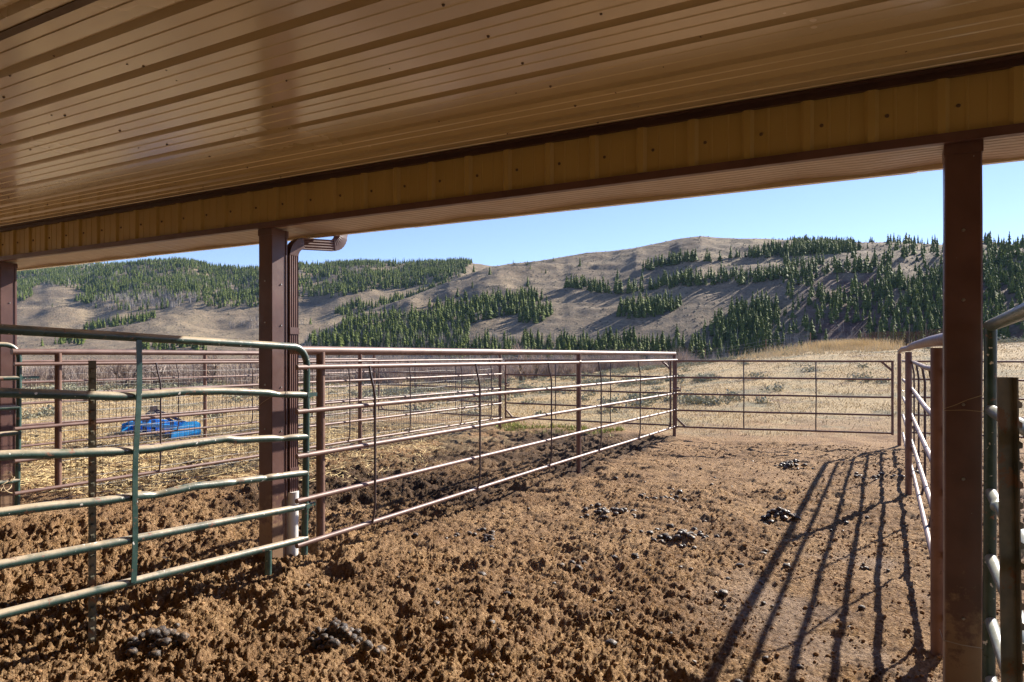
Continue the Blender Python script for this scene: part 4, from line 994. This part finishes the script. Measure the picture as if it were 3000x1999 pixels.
cX, cZ_, cz, cy = plant(back, -1300, 560, 1750, 3050, 9000, lambda X, y, Z: (.25+.5*(fbm(X, Z, .01, 3, 3) > 0)), rt); hc = rt.uniform(8, 13, len(cX))
LIB = [conifer(1.0, 300+i, 6, 7, (.19, .23, .21, .26)[i % 4]) for i in range(14)]
LIBLO = [conifer(1.0, 400+i, 4, 5, .24) for i in range(8)]
LIBHI = [conifer(1.0, 500+i, 11, 11, (.18, .22, .20, .25)[i % 4]) for i in range(10)]
def forest(name, X, Z, z, h, lib, mat, label, rr):
    u = (X-CX)/FD; x = Z*(FW[0]+u*RT[0]); y = Z*(FW[1]+u*RT[1]); V = []; F = []; n = 0; a = rr.uniform(0, 6.28, len(X)); wv = rr.uniform(.8, 1.35, len(X))
    for i in range(len(X)):
        v, f = lib[i % len(lib)]; c, s_ = math.cos(a[i])*h[i]*wv[i], math.sin(a[i])*h[i]*wv[i]
        V.append(np.stack([v[:, 0]*c - v[:, 1]*s_ + x[i], v[:, 0]*s_ + v[:, 1]*c + y[i], v[:, 2]*h[i] + z[i]-.3], 1)); F.append(f+n); n += len(v)
    return tag(npmesh(name, np.vstack(V), np.vstack(F), mat), label, kind='stuff')
# the 300 conifers that show largest stand as things of their own
vis = (aX > -10) & (aX < 2360) & ~((aX > 590) & (aX < 690)) & ~((aX > 2158) & (aX < 2258))
topy = ay - h/aZ*FD; vis &= topy < 800
size = np.where(vis, h/aZ, 0); idx = np.argsort(-size)[:300]; rest = np.ones(len(aX), bool); rest[idx] = False
protos = []
for k in range(10):
    v, f = LIBHI[k]; me = npmesh('crown', v, f, M_conif); t = M(); t.tube([(0, 0, -.03), (0, 0, .5)], [.018, .006], 6); tr = t.build('trunk', M_bark)
    protos.append((me, tr))
def zone_label(X, y):
    if X < 1150: return 'dark green conifer on the wooded lower slope left of the bare hillside', 'conifers on the left lower slope'
    if X < 1640: return 'dark green conifer in the row along the foot of the bare hillside', 'conifers along the foot of the bare hill'
    if X < 1800: return 'dark green conifer in the dense clump right of the bare hillside', 'conifers in the clump right of the bare hill'
    if X < 2165: return 'dark green conifer on the shaded rocky slope left of the dark pillar', 'conifers on the shaded rocky slope'
    return 'dark green conifer on the slope right of the thick dark pillar', 'conifers right of the dark pillar'
used = set()
for q, i in enumerate(idx):
    u = (aX[i]-CX)/FD; x = aZ[i]*(FW[0]+u*RT[0]); y = aZ[i]*(FW[1]+u*RT[1]); lab, grp = zone_label(aX[i], ay[i])
    root = thing('conifer_tree', lab, 'tree', (x, y, az[i]-.3), grp); root.rotation_euler = (0, 0, random.random()*6.28); k = q % 10
    w_ = h[i]*random.uniform(.85, 1.3); root.scale = (w_, w_, h[i])
    for o in protos[k]:
        c = o if (k, o.name) not in used else o.copy()
        if c is o: used.add((k, o.name))
        else: COL.objects.link(c)
        c.parent = root
forest('hillside_conifers', aX[rest], aZ[rest], az[rest], h[rest], LIB, M_conif, 'bands of dark conifers across the bare hillside', rt)
forest('far_forest', bX, bZ, bz, hb, LIB[:8], M_conif, 'dense conifer forest covering the far left hills', rt)
forest('distant_forest', cX, cZ_, cz, hc*1.5, LIBLO, M_conif, 'hazy forest on the most distant ridge', rt)
# leafless aspens among the conifers
def aspens(hill, X0, X1, Z0, Z1, N, dens, name, label, hh, seed):
    rr = np.random.default_rng(seed); X, Z, z, y = plant(hill, X0, X1, Z0, Z1, N, dens, rr); V = []
    for i in range(len(X)):
        u = (X[i]-CX)/FD; V.append(twigs(Z[i]*(FW[0]+u*RT[0]), Z[i]*(FW[1]+u*RT[1]), z[i], rr.uniform(*hh), 9, rr, .00019*Z[i], .16))
    V = np.vstack(V); print(name, len(X)); tag(npmesh(name, V, tri5(V), M_aspen), label, kind='stuff')
aspens(far, -100, 1060, 450, 1400, 16000, lambda X, y, Z: .75*poly_in(X, y, GA) + .6*poly_in(X, y, GA2) + .10*poly_in(X, y, G1), 'bare_aspens', 'pale leafless aspens in front of the far forest', (6, 10), 31)
aspens(main, 700, 2300, 240, 700, 16000, lambda X, y, Z: .30*poly_in(X, y, F4)*(y > 735) + .55*((y > 775) & (X < 2000)) + .10*((y > 740) & (X > 1800)), 'bare_aspens', 'grey leafless aspens along the foot of the hillside', (4, 8), 32)
# sage and juniper specks on the bare slopes
def hill_bushes(hill, X0, X1, Z0, Z1, N, name, label, seed, dens):
    rr = np.random.default_rng(seed); X, Z, z, y = plant(hill, X0, X1, Z0, Z1, N, dens, rr); V = []; n = len(X)
    u = (X-CX)/FD; x = Z*(FW[0]+u*RT[0]); yy = Z*(FW[1]+u*RT[1]); s = rr.uniform(.35, 1.0, n)
    P = []
    for k in range(5):
        a = k*1.2566+rr.random(n); P.append(np.stack([x+s*np.cos(a), yy+s*np.sin(a), z-.15], 1))
    P.append(np.stack([x, yy, z+s*.9], 1)); V = np.stack(P, 1).reshape(-1, 3); i = np.arange(n)[:, None]*6
    tag(npmesh(name, V, np.vstack([i+[k, (k+1) % 5, 5] for k in range(5)]), M_hbush), label, kind='stuff')
M_hbush = leaf_mat('slope_sagebrush', (.07,.062,.045), (.15,.13,.095), .1)
hill_bushes(main, 640, 2800, 230, 950, 26000, 'slope_brush', 'low sagebrush covering the bare hillside', 61, lambda X, y, Z: .3+.5*(fbm(X, Z, .02, 3, 9) > 0))
hill_bushes(far, -500, 1100, 350, 1300, 26000, 'slope_brush', 'low sagebrush on the rolling left hills', 62, lambda X, y, Z: .15+.6*(fbm(X, Z, .01, 3, 9) > .1))

# ------------------------------------------------------------------ air
m = M(); m.box((-3600, -200, -6), (3600, 5200, 420)); hz = m.build('haze', None); hz.data.materials.clear()
mh = bpy.data.materials.new('haze_air'); mh.use_nodes = True; n = mh.node_tree; n.nodes.remove(n.nodes['Principled BSDF'])
pv = n.nodes.new('ShaderNodeVolumePrincipled'); pv.inputs['Color'].default_value = (.45, .68, 1.0, 1); pv.inputs['Density'].default_value = .00004; pv.inputs['Anisotropy'].default_value = .0
n.links.new(pv.outputs[0], n.nodes['Material Output'].inputs['Volume']); hz.data.materials.append(mh); tag(hz, 'thin blue air between the corral and the hills', kind='stuff')
